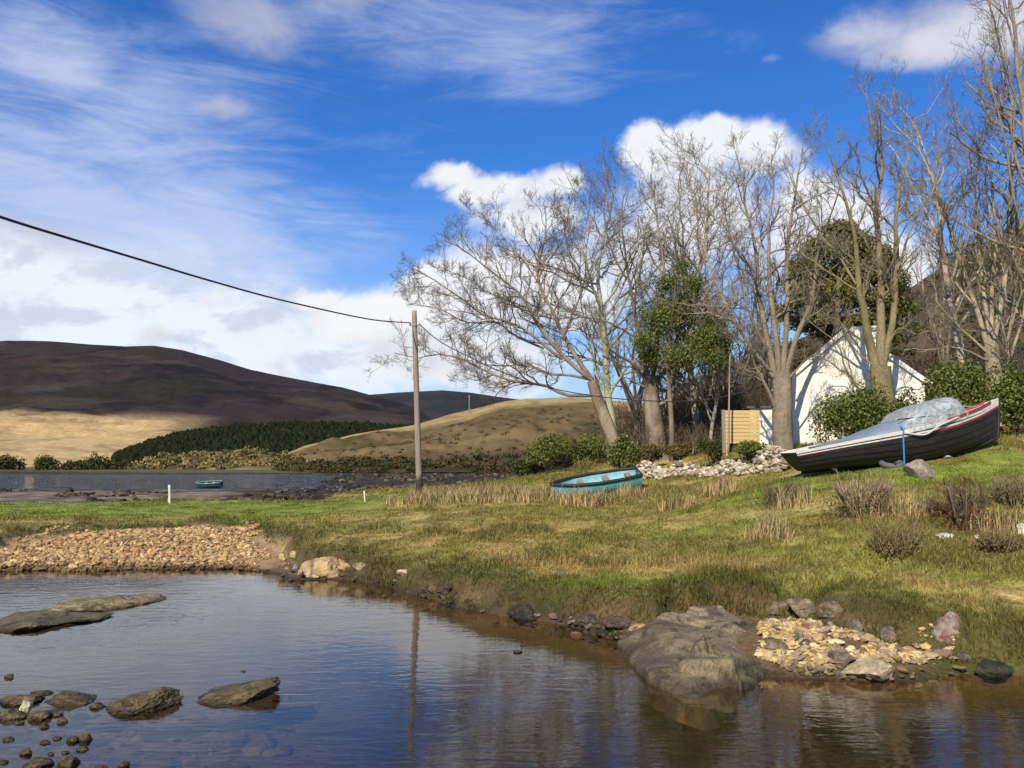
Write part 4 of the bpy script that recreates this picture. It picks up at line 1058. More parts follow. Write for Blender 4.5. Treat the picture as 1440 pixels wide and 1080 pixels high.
def pick_weed(n, r):
    d = r.uniform(50, 235, n * 6); px = r.uniform(-60, 900, n * 6); x = KX(px, d)
    s, b, l = zones(x, d); den = sst(.0, .3, n2(x, d, 9, 4, 410) + .25 * sst(250, 480, px) - .1)
    ok = (l > 1.0) & (r.random(n * 6) < den) & (Z(x, d) > -.02)
    return x[ok][:n], d[ok][:n]
pebbles(4200, pick_weed, .42, [c3(.030, .023, .012), c3(.05, .038, .016), c3(.02, .017, .012), c3(.085, .065, .03), c3(.12, .10, .075)], 406, 'weedy_stones', 'dark weed covered stones scattered over the mud flats', .0, 1)

# ------------------------------------------------------------------ grass
def blades(x, y, h, w, cols, r, lean=.45, ld=None):
    n = len(x); z = Z(x, y)
    a = r.uniform(0, 6.283, n); ld = r.uniform(0, 6.283, n) if ld is None else ld; le = np.abs(r.normal(0, 1, n)) * lean
    t = np.stack([np.cos(a), np.sin(a), np.zeros(n)], -1)
    ln = np.stack([np.cos(ld) * le, np.sin(ld) * le - .08, np.ones(n)], -1)
    b = np.stack([x, y, z - .02], -1)
    mid = b + ln * (h * .55)[:, None] * np.array([.55, .55, 1.0]); tip = b + ln * h[:, None] * np.array([1.1, 1.1, .92 - 0])
    V = np.stack([b - t * w[:, None] * .5, b + t * w[:, None] * .5, mid + t * w[:, None] * .36, mid - t * w[:, None] * .36, tip], 1)
    i = np.arange(n)[:, None] * 5
    return V.reshape(-1, 3), [i + np.array([[0, 1, 2, 3]]), i + np.array([[3, 2, 4]])], np.repeat(cols, 5, 0)

def grass():
    r = np.random.default_rng(501); nc, per = 56000, 12; n = nc * per
    th = np.radians(r.uniform(-41, 41, nc)); R = 11 * (62 / 11) ** (r.random(nc) ** .95)
    k = np.repeat(np.arange(nc), per); sz = .035 + .004 * R; sz = sz * r.uniform(.6, 1.6, nc)
    ox = r.normal(size=n) * sz[k]; oy = r.normal(size=n) * sz[k]
    x = (R * np.sin(th))[k] + ox; y = (R * np.cos(th))[k] + oy
    tuft = (r.lognormal(0, .28, nc))[k]; tcol = r.uniform(.72, 1.3, nc)[k]; odir = np.arctan2(oy, ox)
    s, b, l = zones(x, y)
    cl = n2(x, y, .35, 2, 511)
    ok = (b > .12 + .2 * cl - .26 * sst(KX(380, 25), KX(440, 24), x)) & (s > .05) & (l < .1) & (r.random(n) < sst(-.75, .3, cl + .3))
    x, y, b, cl, tuft, tcol, odir = x[ok], y[ok], b[ok], cl[ok], tuft[ok], tcol[ok], odir[ok]; n = len(x)
    d = np.hypot(x, y)
    g = np.clip(greenw(x, y), 0, 1); ru = rushw(x, y)
    h = (.065 + .07 * np.clip(cl + .3, 0, 1) + .12 * sst(0, .5, n2(x, y, 2.0, 3, 512))) * (1 - .55 * g) * r.uniform(.6, 1.4, n)
    lip = (1 - sst(.3, 1.3, b)); h = h * (1 + .5 * lip)
    h = h * tuft
    c = grass_col(x, y) * r.uniform(.8, 1.22, (n, 1)) * tcol[:, None]
    dry = r.random(n) < (.17 * (1 - g) + .02) * sst(.3, 1.4, b); c[dry] = c[dry] * .35 + (C_straw * 1.05) * .65
    w = .006 + .00085 * d
    flat_ = sst(.05, .3, n2(x, y, 2.6, 4, 61) + .35 * n2(x * .5, y, .5, 3, 62)) * sst(1.0, 1.8, b)
    face = (1 - sst(.7, 1.2, b)); h = h * (1 - .5 * flat_) * (1 - .35 * face)
    c = c * (1 - .0 * face[:, None])
    V, f, C = blades(x, y, h, w, c, r, .5 + 1.0 * flat_, odir + r.normal(0, .7, n))
    tag(link('grass', make_mesh('grass', V, f, C, [M_grass], False)), 'rough green and straw grass covering the bank', 'grass', kind='stuff')
    n = 430000
    th = np.radians(r.uniform(-41, 41, n)); R = r.uniform(17, 42, n); x = R * np.sin(th); y = R * np.cos(th)
    ru = rushw(x, y) + .35 * n2(x, y, .5, 3, 521)
    s, b, l = zones(x, y)
    ok = (ru > .36) & (b > .5) & (l < -.5) & (r.random(n) < np.clip((ru - .30) * 1.8, .08, .85))
    x, y = x[ok], y[ok]; n = len(x)
    h = r.uniform(.45, .95, n) * (.72 + .75 * n2(x, y, .45, 3, 522)) * np.clip(ru[ok] + .35, .5, 1.1)
    c = np.tile(c3(.70, .52, .25), (n, 1)) * r.uniform(.6, 1.25, (n, 1)); gr = r.random(n) < .35; c[gr] = c3(.13, .13, .04)
    V, f, C = blades(x, y, h, .008 + .00055 * np.hypot(x, y), c, r, .32)
    tag(link('rushes', make_mesh('rushes', V, f, C, [M_grass], False)), 'tall dry straw coloured rushes around the utility pole', 'rushes', kind='stuff')
grass()

# cut-back shrubs on the slope
def shrub(name, label, px, py, w, h, seed, n=40, col=c3(.36, .26, .15), thick=.020, group='bare cut back shrubs on the slope', leafy=None, lean=0.5):
    r = np.random.default_rng(seed); p = ground_at(px, py); k = p[1] / F
    W, H = w * k * .85, h * k * .78
    a = r.uniform(0, 6.28, n); q = np.sqrt(r.random(n))
    b = np.stack([np.cos(a) * q * W * .22, np.sin(a) * q * W * .18, np.full(n, -.08)], -1) + p
    hh = H * r.uniform(.5, 1.05, n)
    tip = b + np.stack([np.cos(a) * q * W * .32 * lean * 2 + r.normal(size=n) * .06, np.sin(a) * q * W * .25, hh], -1)
    P = np.array([resample([b[i], b[i] * .5 + tip[i] * .5 + r.normal(size=3) * .04, tip[i]], 6) for i in range(n)])
    R = np.linspace(1, .6, 6)[None] * thick * r.uniform(.6, 1.3, (n, 1))
    A = spawn(P, R, 5, .42, (20, 55), r, 4, .3, .3, .08, .7, .2, .6, .006)
    B = spawn(A[0], A[1], 3, .5, (20, 60), r, 3, .2, .2, .06, .4, .2, .7, .005)
    V, f, _ = cat([tubes(P, R, 5, True)])
    root = empty(name, tuple(p), label, 'shrub', group)
    part('stem', V, f, root, bark_cols(V, col, col * .55, seed), [M_bark])
    V, f, _ = cat([tubes(A[0], A[1], 4), tubes(B[0], B[1], 3)])
    part('twig', V, f, root, col * .85, [M_twig])
    if leafy is not None:
        m = 900; Q = p + r.normal(size=(m, 3)) * np.array([W * .28, W * .2, H * .18]) + np.array([0, 0, H * .22])
        V, f, C = leaf_cloud(Q, np.full(m, .07), np.array(leafy)[r.integers(0, len(leafy), m)], r)
        part('foliage', V, f, root, C, [M_leaf], False)
    return root
DK = [c3(.10, .08, .032), c3(.15, .11, .045), c3(.08, .07, .026), c3(.13, .12, .03)]
RD = [c3(.30, .12, .04), c3(.16, .08, .035), c3(.11, .08, .03)]
shrub('shrub', 'widest bare shrub of cut stems below the boat', 1215, 725, 95, 70, 601, 70, leafy=DK)
shrub('shrub', 'leggy dark shrub right of the boulder with a knobbly tall stem', 1362, 745, 60, 88, 602, 26, c3(.14, .10, .065), .03, leafy=RD)
shrub('shrub', 'bare stemmed shrub at the right edge below the boat bow', 1425, 712, 70, 58, 603, 46, c3(.24, .19, .11), leafy=DK)
shrub('shrub', 'low twiggy shrub left of the widest bare shrub', 1100, 710, 62, 40, 604, 40, c3(.18, .13, .08), .014, leafy=DK)
shrub('shrub', 'rusty low shrub between the boulder and the leggy shrub', 1325, 726, 60, 34, 605, 30, c3(.14, .08, .05), .014, leafy=RD)
shrub('shrub', 'olive tangled shrub below the widest bare shrub', 1262, 782, 84, 62, 606, 70, c3(.25, .19, .08), .010, leafy=[c3(.16, .13, .04), c3(.21, .16, .05)])
shrub('shrub', 'dry thistly shrub low on the slope right of the white flat stone', 1405, 775, 60, 46, 607, 40, c3(.27, .20, .10), .010, leafy=[c3(.11, .09, .035), c3(.15, .11, .05)])
shrub('shrub', 'small dead shrub between the leaning tree and the turquoise boat', 822, 662, 30, 24, 608, 24, c3(.26, .19, .08), .02, leafy=[c3(.2, .15, .05)])

# ------------------------------------------------------------------ dry stone wall
def wall():
    r = np.random.default_rng(701); V0, F0 = ico(2); items = []
    path = [(897, 40.6, 695), (930, 39.6, 684), (960, 38.6, 677), (1000, 37, 672), (1040, 35.2, 668), (1075, 33.4, 662), (1108, 31.8, 656)]
    pa = np.array([(KX(p, d), d) for p, d, _ in path])
    t = np.linspace(0, 1, len(pa)); N = 760
    for i in range(N):
        u = r.random(); c = np.array([np.interp(u, t, pa[:, 0]), np.interp(u, t, pa[:, 1])])
        hmax = .42 + .18 * math.sin(u * 23) + .35 * (u > .78) + .1 * (u < .1)
        k = r.random() ** .9; s = r.uniform(.13, .27)
        off = r.normal() * .10 - (1 - k) * .30
        x, y = c[0] + off * .5, c[1] + off
        z = float(Z(np.array([x]), np.array([y]))[0])
        V = V0.copy()
        for _ in range(8):
            nn = norm(r.normal(size=3)); V = V - np.maximum(V @ nn - r.uniform(.4, .8), 0)[:, None] * nn
        V = V * 1.2 * np.array([1, .8, .6]) * s * r.uniform(.8, 1.2, 3) * .62
        V = rotz(roty(V, r.normal(0, .3)), r.uniform(0, 6.28)) + np.array([x, y, z + .03 + k * hmax])
        col = np.array([c3(.48, .41, .30), c3(.36, .30, .21), c3(.58, .51, .38), c3(.20, .16, .11), c3(.40, .30, .19)][r.integers(0, 5)]) * r.uniform(.75, 1.2)
        items.append((V, [F0], col))
    # rubble core so that no daylight shows through
    V, f, C = cat(items)
    o = link('dry_stone_wall', make_mesh('dry_stone_wall', V, f, C, [M_pebble], False))
    tag(o, 'tumbled pale dry stone wall running from turquoise boat to the black boat', 'stone wall')
wall()

# ------------------------------------------------------------------ painted / worked materials
def flat(name, col, rough=.6, var=.18, sc=4, sc2=40, bump=.25, bs=60, spec=.35, stretch=None, metal=0):
    return mat_col(name, rough, var, sc, sc2, bump, bs, 0, col, spec, .006, stretch, metal)
M_hull = flat('black_hull_paint', (.022, .019, .018), .62, .45, 2.0, 14, .4, 12, .3, (.35, 1, 1))
M_white = flat('chalky_white_paint', (.60, .57, .50), .6, .22)
M_red = flat('faded_red_paint', (.26, .035, .04), .6, .2)
M_teal = flat('turquoise_paint', (.12, .36, .40), .6, .3, 3, 30, .2)
M_tealin = flat('pale_turquoise_paint', (.24, .46, .48), .65, .35, 4, 30, .2)
M_black = flat('black_rubber', (.02, .02, .02), .6, .2)
M_wood = flat('weathered_grey_wood', (.26, .205, .155), .85, .35, 3, 40, .7, 30, .15, (3, 3, .25))
M_wdark = flat('tarred_wood', (.045, .035, .028), .8, .3, 3, 40, .6, 30, .15, (3, 3, .25))
M_board = flat('new_timber_boards', (.56, .39, .16), .7, .22, 3, 30, .4, 30, .2, (.3, 3, 6))
M_wall = flat('whitewashed_render', (.76, .72, .61), .9, .24, .7, 9, .5, 25, .1)
M_slate = flat('slate', (.07, .07, .075), .6, .25)
M_rope = flat('blue_rope', (.03, .22, .50), .7, .15)
M_grope = flat('grey_green_rope', (.22, .27, .25), .7, .15)
M_cable = flat('cable_sheath', (.012, .012, .013), .5, .1)
M_tarp = flat('blue_grey_tarpaulin', (.19, .23, .28), .5, .2, 3, 20, .8, 8, .4)
M_metal = flat('galvanised_steel', (.35, .36, .37), .5, .15, metal=.6)
def poly_mat():
    m, nt, out = _mat('clear_polythene'); N = nt.nodes; L = nt.links
    bs = N.new('ShaderNodeBsdfPrincipled'); bs.inputs['Base Color'].default_value = (.42, .45, .45, 1); bs.inputs['Roughness'].default_value = .5
    tc = N.new('ShaderNodeTexCoord'); nz = N.new('ShaderNodeTexNoise'); nz.inputs['Scale'].default_value = 5; nz.inputs['Detail'].default_value = 5; nz.inputs['Distortion'].default_value = 1.5
    L.new(tc.outputs['Object'], nz.inputs['Vector'])
    bp = N.new('ShaderNodeBump'); bp.inputs['Strength'].default_value = 1; bp.inputs['Distance'].default_value = .03; L.new(nz.outputs['Fac'], bp.inputs['Height']); L.new(bp.outputs[0], bs.inputs['Normal'])
    tr = N.new('ShaderNodeBsdfTransparent'); tr.inputs['Color'].default_value = (.9, .92, .92, 1)
    mr = N.new('ShaderNodeMapRange'); mr.inputs['From Min'].default_value = .38; mr.inputs['From Max'].default_value = .62; mr.inputs['To Min'].default_value = .10; mr.inputs['To Max'].default_value = .55
    L.new(nz.outputs['Fac'], mr.inputs['Value'])
    mx = N.new('ShaderNodeMixShader'); L.new(mr.outputs[0], mx.inputs[0]); L.new(bs.outputs[0], mx.inputs[1]); L.new(tr.outputs[0], mx.inputs[2]); L.new(mx.outputs[0], out.inputs['Surface'])
    return m
M_poly = poly_mat()

# ------------------------------------------------------------------ the big black boat
def big_boat():
    D0 = 27.6
    shp = np.array([(1107, 637), (1180, 622), (1255, 607), (1300, 597), (1330, 589), (1365, 578), (1403, 561)], float)
    kel = np.array([(1127, 663), (1155, 660), (1180, 657.5), (1255, 654), (1300, 648), (1335, 639), (1370, 628), (1392, 619), (1404, 613)], float)
    u = np.linspace(0, 1, 60)
    sx = 1107 + u * 296; kx = 1127 + u * 277
    sy = np.interp(sx, shp[:, 0], shp[:, 1]); ky = np.interp(kx, kel[:, 0], kel[:, 1])
    for _ in range(3):
        sy[1:-1] = (sy[:-2] + sy[1:-1] * 2 + sy[2:]) / 4; ky[1:-1] = (ky[:-2] + ky[1:-1] * 2 + ky[2:]) / 4
    beam = np.interp(u, [0, .2, .4, .6, .75, .88, .96, 1], [.78, .98, 1.08, 1.02, .82, .46, .17, .03])
    S = np.array([U(a, b, D0) for a, b in zip(sx, sy)]); Kk = np.array([U(a, b, D0) for a, b in zip(kx, ky)])
    # the photo shows the near side: take its own nearness out of the heights
    root = empty('black_boat', (float(S[30, 0]), D0, float(Kk[30, 2])), 'black hulled wooden boat with white gunwale propped on the grass', 'boat')
    M = 36; th = np.linspace(0, 1, M)
    full = np.interp(u, [0, .5, .8, 1], [.62, .62, .85, 1.0])
    def hull_line(i, t):                      # t 0 sheer .. 1 keel
        yy = beam[i] * np.cos(t * math.pi / 2) ** full[i]
        q = np.sin(t * math.pi / 2) ** 1.25
        return S[i] * (1 - q) + Kk[i] * q, yy
    V = np.zeros((60, 2 * M - 1, 3))
    for i in range(60):
        for j in range(2 * M - 1):
            t = 1 - abs(j - (M - 1)) / (M - 1); sg = -1 if j < M - 1 else 1
            p, yy = hull_line(i, t); ck = .022 * ((t * 7.0) % 1.0) * min(1, yy / .15)
            V[i, j] = p + np.array([0, sg * (yy + ck), 0])
    idx = np.arange(60 * (2 * M - 1)).reshape(60, 2 * M - 1)
    q = np.stack([idx[:-1, :-1], idx[1:, :-1], idx[1:, 1:], idx[:-1, 1:]], -1).reshape(-1, 4)
    part('hull', V, [q, idx[0][None, ::-1]], root, None, [M_hull], False)
    def strip(name, mat, u0, u1, ta, tb, out, thick=.03):
        ii = np.where((u >= u0) & (u <= u1))[0]
        for sg in (-1, 1):
            rows = []
            for i in ii:
                pa, ya = hull_line(i, max(ta[0] if isinstance(ta, tuple) else ta, 0)); pb, yb = hull_line(i, tb)
                up = np.array([0, 0, out[1]])
                a = pa + up + np.array([0, sg * (ya + out[0]), 0]); b = pb + np.array([0, sg * (yb + out[0]), 0])
                a2 = pa + up + np.array([0, sg * (ya - thick), 0]); b2 = pb + np.array([0, sg * (yb - thick), 0])
                rows.append([a, b, b2, a2])
            R_ = np.array(rows); ix = np.arange(len(ii) * 4).reshape(-1, 4)
            qq = np.stack([ix[:-1], np.roll(ix[:-1], -1, 1), np.roll(ix[1:], -1, 1), ix[1:]], -1).reshape(-1, 4)
            part(name, R_.reshape(-1, 3), [qq, ix[0][None], ix[-1][None, ::-1]], root, None, [mat], False)
    strip('gunwale', M_white, 0, 1, 0, .155, (.018, .03))
    strip('rubbing_strake', M_red, .60, 1, .16, .20, (.032, 0))
    strip('bow_rail', M_red, .68, .965, 0, .03, (.030, .075), .05)
    strip('stern_strake', M_red, 0, .14, .16, .185, (.03, 0))
    # keel and stem
    kp = np.vstack([Kk + np.array([0, 0, -.035]), S[-1] + np.array([.03, 0, .02])])
    V, f = tube1(kp, .05, 6); part('keel', V, f, root, None, [M_hull])
    # foredeck
    ii = np.arange(42, 60); rows = []
    for i in ii:
        rows.append([S[i] + np.array([0, -beam[i] * .97, -.04]), S[i] + np.array([0, 0, .03]), S[i] + np.array([0, beam[i] * .97, -.04])])
    R_ = np.array(rows); ix = np.arange(len(ii) * 3).reshape(-1, 3)
    part('foredeck', R_.reshape(-1, 3), [np.stack([ix[:-1, :-1], ix[1:, :-1], ix[1:, 1:], ix[:-1, 1:]], -1).reshape(-1, 4)], root, None, [M_white])
    # covers
    def cover(name, mat, px, top, edge, seed, wr):
        n = 46; x = np.linspace(px[0], px[1], n); ty = np.interp(x, [p[0] for p in top], [p[1] for p in top]); si = np.interp(x, sx, np.arange(60))
        rows = []
        for a, tyy, s_ in zip(x, ty, si):
            i = int(round(s_)); g = U(a, np.interp(a, sx, sy), D0); tp = U(a, tyy, D0); hgt = max(tp[2] - g[2], .02); b = beam[min(i, 59)] + (.02 if name == 'plastic_sheet' else -.05)
            row = []
            for ph in np.linspace(0, math.pi, 27):
                cy = math.cos(ph); yy = -np.sign(cy) * abs(cy) ** edge * b; zz = math.sin(ph) ** (.75 * edge + .15) * hgt
                dr = (.10 if name == 'plastic_sheet' else .03) * (abs(cy) > .995)
                row.append([g[0], D0 + yy, g[2] + zz - dr])
            rows.append(row)
        R_ = np.array(rows)
        nz = fbm(R_.reshape(-1, 3) * np.array([3.2, 2.5, 2.2]), 4, seed).reshape(n, 27); R_[..., 2] += nz * wr; R_[..., 1] += fbm(R_.reshape(-1, 3) * 3.1 + 40, 3, seed).reshape(n, 27) * wr
        ix = np.arange(n * 27).reshape(n, 27)
        part(name, R_.reshape(-1, 3), [np.stack([ix[:-1, :-1], ix[1:, :-1], ix[1:, 1:], ix[:-1, 1:]], -1).reshape(-1, 4), ix[0][None], ix[-1][None, ::-1]], root, None, [mat])
    cover('tarpaulin', M_tarp, (1150, 1262), [(1150, 628), (1180, 620), (1215, 606), (1250, 592), (1262, 588)], .8, 801, .035)
    cover('plastic_sheet', M_poly, (1252, 1347), [(1252, 592), (1262, 580), (1272, 575), (1291, 568), (1310, 564), (1326, 560), (1336, 563), (1343, 573), (1347, 585)], .55, 802, .065)
    # blue strap over the hull, line to the bow
    i = int(np.interp(1252, sx, np.arange(60)))
    pts = [S[i] + np.array([0, -beam[i] * .3, .30]), S[i] + np.array([0, -beam[i] - .06, .10])] + [np.array([S[i][0], D0 - beam[i] - .07, z_]) for z_ in np.linspace(S[i][2] - .1, Kk[i][2] - .02, 4)]
    V, f = tube1(pts, .026, 6, True, 24); part('strap', V, f, root, None, [M_rope])
    pts = [U(1338, 570, D0 - .1), U(1360, 571.5, D0 - .1), U(1378, 571.5, D0)]
    V, f = tube1(pts, .02, 6, True, 12); part('bow_line', V, f, root, None, [M_grope])
    pts = [U(1262, 590, D0 - .95), U(1300, 586, D0 - 1.0), U(1345, 583, D0 - .8)]
    V, f = tube1(pts, .018, 6, True, 14); part('cover_line', V, f, root, None, [M_cable])
    pts = [S[i] + np.array([.1, -beam[i] - .05, -.05]), S[i + 5] + np.array([.1, -beam[i] - .05, -.22]), S[i + 9] + np.array([.1, -beam[i] - .04, -.05]), S[i + 16] + np.array([0, -beam[i + 16] - .04, .02])]
    V, f = tube1(pts, .03, 6, True, 20); part('slack_rope', V, f, root, None, [flat('dirty_white_rope', (.5, .47, .42), .8)])
    # old tyre and stone chocks under the keel
    a = np.linspace(0, 2 * math.pi, 33); p = U(1254, 652, D0 - .75)
    ring = np.stack([np.cos(a) * .30, np.sin(a) * .30, np.sin(a) * .0], -1) @ np.array([[1, 0, 0], [0, .95, .30], [0, -.3, .95]]) + p
    V, f = tubes(ring[None], np.full((1, 33), .095), 10)
    ty = link('tyre', make_mesh('tyre', V, f, None, [flat('old_tyre_rubber', (.10, .10, .11), .7)])); tag(ty, 'grey old tyre wedged under the black boat', 'tyre')
big_boat()

def rowing_boat(name, label, loc, L, rot, heel, pitch, group, mats, bw=.72, dep=.55):
    """open boat along +x (bow at -x)"""
    root = empty(name, (0, 0, 0), label, 'boat', group)
    n = 36; u = np.linspace(0, 1, n); x = (u - .5) * L
    b = np.interp(u, [0, .08, .25, .5, .8, 1], [.02, .26, .56, .72, .68, .52]) / .72 * bw
    sh = dep + .05 * (1 - u) ** 2 * 2 + .04 * u ** 2; kz = .22 * np.clip(.25 - u, 0, 1) ** 1.5 * 8 * .25
    def shell(off):
        R_ = []
        for i in range(n):
            row = []
            for ph in np.linspace(0, math.pi, 21):
                c = math.cos(ph); row.append([x[i] + (off if i == 0 else -off if i == n - 1 else 0), np.sign(c) * abs(c) ** .7 * max(b[i] - off, .004), kz[i] + off + (sh[i] - kz[i] - off) * (1 - math.sin(ph) ** .8)])
            R_.append(row)
        ix = np.arange(n * 21).reshape(n, 21)
        return np.array(R_).reshape(-1, 3), [np.stack([ix[:-1, :-1], ix[1:, :-1], ix[1:, 1:], ix[:-1, 1:]], -1).reshape(-1, 4), ix[-1][None]]
    def put(nm, V, f, m, smooth=True): return link(nm, make_mesh(nm, V, f, None, [m], smooth), root)
    V, f = shell(0); put('hull', V, f, mats[0])
    V, f = shell(.03); put('interior', V, f, mats[1])
    it = []
    for sg in (-1, 1):
        P = np.stack([x, sg * b, sh], -1); it.append(tubes(P[None], np.full((1, n), .075), 6, True))
    P = np.array([[x[-1], -b[-1], sh[-1]], [x[-1], 0, sh[-1] + .01], [x[-1], b[-1], sh[-1]]]); it.append(tubes(P[None], np.full((1, 3), .04), 6, True))
    V, f, _ = cat(it); put('gunwale', V, f, mats[2])
    for t in (.36, .62, .88):
        k = int(t * n); V, f = box(x[k] - .12, x[k] + .12, -b[k] * .93, b[k] * .93, sh[k] - .18, sh[k] - .14); put('thwart', V, f, mats[3], False)
    root.location = loc; root.rotation_euler = (heel, pitch, rot)
    return root
p = ground_at(842, 697); 
rowing_boat('rowing_boat', 'turquoise open rowing boat tilted on the grass beside the stone wall', (p[0] + .0, p[1] + .8, p[2] + .10), 3.95, math.radians(4), math.radians(15), math.radians(-9), None, (M_teal, M_tealin, M_black, M_wood), .78, .62)
M_dteal = flat('dark_teal_paint', (.02, .065, .07), .5)
p = U(294, 685, 108); p[2] = float(Z(p[:1], p[1:2])[0])
rowing_boat('rowing_boat', 'small dark teal boat lying on the mud flats of the lough', (p[0], p[1], max(p[2], -.02) - .05), 3.4, math.radians(-8), math.radians(12), math.radians(-3), None, (M_dteal, M_dteal, flat('grey_teal_paint', (.14, .20, .20)), M_white), .75, .7)

# ------------------------------------------------------------------ cottage
def cottage():
    D0 = 38.0
    zb = 3.2
    xl, xr = KX(1113, D0) - .22, KX(1288, D0) + .22; zl = U(0, 541, D0)[2]; zp = U(0, 464, D0)[2]; xc = (xl + xr) / 2
    root = empty('cottage', (xc, D0, zb), 'small white gabled cottage with chimney half hidden by laurels', 'cottage')
    Dp = 9.0
    # walls
    V = np.array([[xl, D0, zb], [xr, D0, zb], [xr, D0, zl], [xc, D0, zp - .05], [xl, D0, zl], [xl, D0 + Dp, zb], [xr, D0 + Dp, zb], [xr, D0 + Dp, zl], [xc, D0 + Dp, zp - .05], [xl, D0 + Dp, zl]])
    part('wall', V, [np.array([[0, 1, 2, 3, 4], [9, 8, 7, 6, 5]]), np.array([[0, 4, 9, 5], [1, 6, 7, 2]])], root, None, [M_wall], False)
    def slab(x0, z0, x1, z1, t, y0, y1):
        n = np.array([-(z1 - z0), x1 - x0]); n = n / np.linalg.norm(n) * t
        V = np.array([[x0, y0, z0], [x1, y0, z1], [x1 + n[0], y0, z1 + n[1]], [x0 + n[0], y0, z0 + n[1]], [x0, y1, z0], [x1, y1, z1], [x1 + n[0], y1, z1 + n[1]], [x0 + n[0], y1, z0 + n[1]]])
        return V, [np.array([[0, 1, 2, 3], [7, 6, 5, 4], [0, 4, 5, 1], [1, 5, 6, 2], [2, 6, 7, 3], [3, 7, 4, 0]])]
    k = (zp - zl) / (xc - xl)
    items = [slab(xl - .3, zl - .3 * k + .02, xc, zp + .02, .10, D0 + .16, D0 + Dp + .1), slab(xc, zp + .02, xr + .3, zl - .3 * k + .02, .10, D0 + .16, D0 + Dp + .1)]
    V, f, _ = cat(items); part('roof', V, f, root, None, [M_slate], False)
    items = [slab(xl - .3, zl - .3 * k - .03, xc, zp - .03, .19, D0 - .14, D0 + .155), slab(xc + .004, zp - .03, xr + .3, zl - .3 * k - .03, .19, D0 - .14, D0 + .155)]
    V, f, _ = cat(items); part('verge', V, f, root, None, [M_wall], False)
    # chimney on the gable, with a cap
    cx0, cx1 = KX(1206, D0), KX(1238, D0); zt = U(0, 466, D0)[2]
    V, f = box(cx0, cx1, D0 + .16, D0 + .95, zp - 1.4, zt + .12); ch = part('chimney', V, f, root, None, [M_wall], False)
    V, f = box(cx0 - .06, cx1 + .06, D0 + .10, D0 + 1.01, zt + .122, zt + .22); part('chimney_cap', V, f, ch, None, [M_wall], False)
    # low annexe to the left
    ax0 = xl - 1.55; za = U(0, 571, D0 + .8)[2]
    V, f = box(ax0, xl - .01, D0 + .8, D0 + 4, zb - .2, za); part('annexe_wall', V, f, root, None, [M_wall], False)
    V, f = box(ax0 - .12, xl - .012, D0 + .68, D0 + 4.1, za + .002, za + .10); part('annexe_roof', V, f, root, None, [M_slate], False)
    V, f = box(xr + .16, xr + .30, D0 - .12, D0 + Dp, zl - .42, zl - .31); part('gutter', V, f, root, None, [M_black], False)
    # door and window of the annexe side wall facing left, mostly hidden by trees
    V, f = box(xl - .03, xl + .03, D0 + 5.6, D0 + 6.6, zb + .3, zb + 2.2); part('door', V, f, root, None, [M_wood], False)
    root.rotation_euler = (0, 0, math.radians(-23))
    return D0, xl, zl
HD, HXL, HZL = cottage()

def screen():
    D = 36.9
    x0, x1 = KX(1021, D), KX(1070, D); zt = U(0, 577, D)[2]; zb = U(0, 624, D)[2]
    root = empty('timber_screen', ((x0 + x1) / 2, D, zb), 'yellow new timber screen of horizontal boards left of the cottage', 'fence panel')
    n = 9; hb = (zt - zb) / n; it = []
    for i in range(n):
        it.append(box(x0 + .004 * (i % 3), x1 - .03 * (n - 1 - i) / n, D - .02 - .012 * (i % 2), D + .015, zb + i * hb + .012, zb + (i + 1) * hb - .004))
    V, f, _ = cat(it); part('boards', V, f, root, None, [M_board], False)
    for a in (x0 + .05, x1 - .08):
        V, f = box(a - .05, a + .05, D + .017, D + .12, zb - .5, zt - .02); part('post', V, f, root, None, [M_board], False)
    V, f = box(x0 - .14, x0 - .01, D - .05, D + .08, zb - .4, zt + .02); part('post', V, f, root, None, [M_wood], False, 'grey end post')
screen()
# bare pole beside the screen
p0 = U(1024, 622, 36.2); p1 = U(1026, 512, 36.2); p2 = U(1026.5, 500, 36.2)
V, f = tube1([p0 - np.array([0, 0, .5]), p1, p2], [.05, .04, .03], 8, True, 8)
o = link('wooden_pole', make_mesh('wooden_pole', V, f, None, [M_wood])); tag(o, 'thin grey wooden pole standing in front of the timber screen', 'pole')

# ------------------------------------------------------------------ poles, posts and cable
pb = U(590, 699, 40.0); pt = U(582.5, 437, 40.0)
root = empty('utility_pole', tuple(pb), 'weathered wooden utility pole standing in the rushes', 'utility pole')
PP = np.array([pb + np.array([0, 0, -.6]), pb + (pt - pb) * .09, pb + (pt - pb) * .4, pb + (pt - pb) * .75, pt])
k = pb + (pt - pb) * .09
V, f = tube1(np.array([k, pb + (pt - pb) * .4, pb + (pt - pb) * .75, pt]), [.148, .138, .128, .115], 14, True, 18); part('pole', V, f, root, None, [M_wood])
V, f = tube1(np.array([pb + np.array([0, 0, -.6]), k]), [.165, .156], 14, True, 6); part('tarred_foot', V, f, root, None, [M_wdark])
at_c = U(583.2, 458, 40.0)
V, f = tube1([at_c + np.array([-.22, -.13, 0]), at_c + np.array([.22, -.13, .0])], .028, 8); part('bracket', V, f, root, None, [M_metal])
for sx_ in (-.2, .2):
    P = at_c + np.array([sx_, -.13, 0]); V, f = tube1([P, P + np.array([0, 0, .05]), P + np.array([0, 0, .10]), P + np.array([0, 0, .15])], [.03, .055, .05, .02], 10); part('insulator', V, f, root, None, [M_white])
def cable(pts, r, name, label, n=70):
    V, f = tube1(pts, r, 6, True, n); o = link(name, make_mesh(name, V, f, None, [M_cable])); tag(o, label, 'cable')
a = at_c + np.array([-.2, -.13, .12])
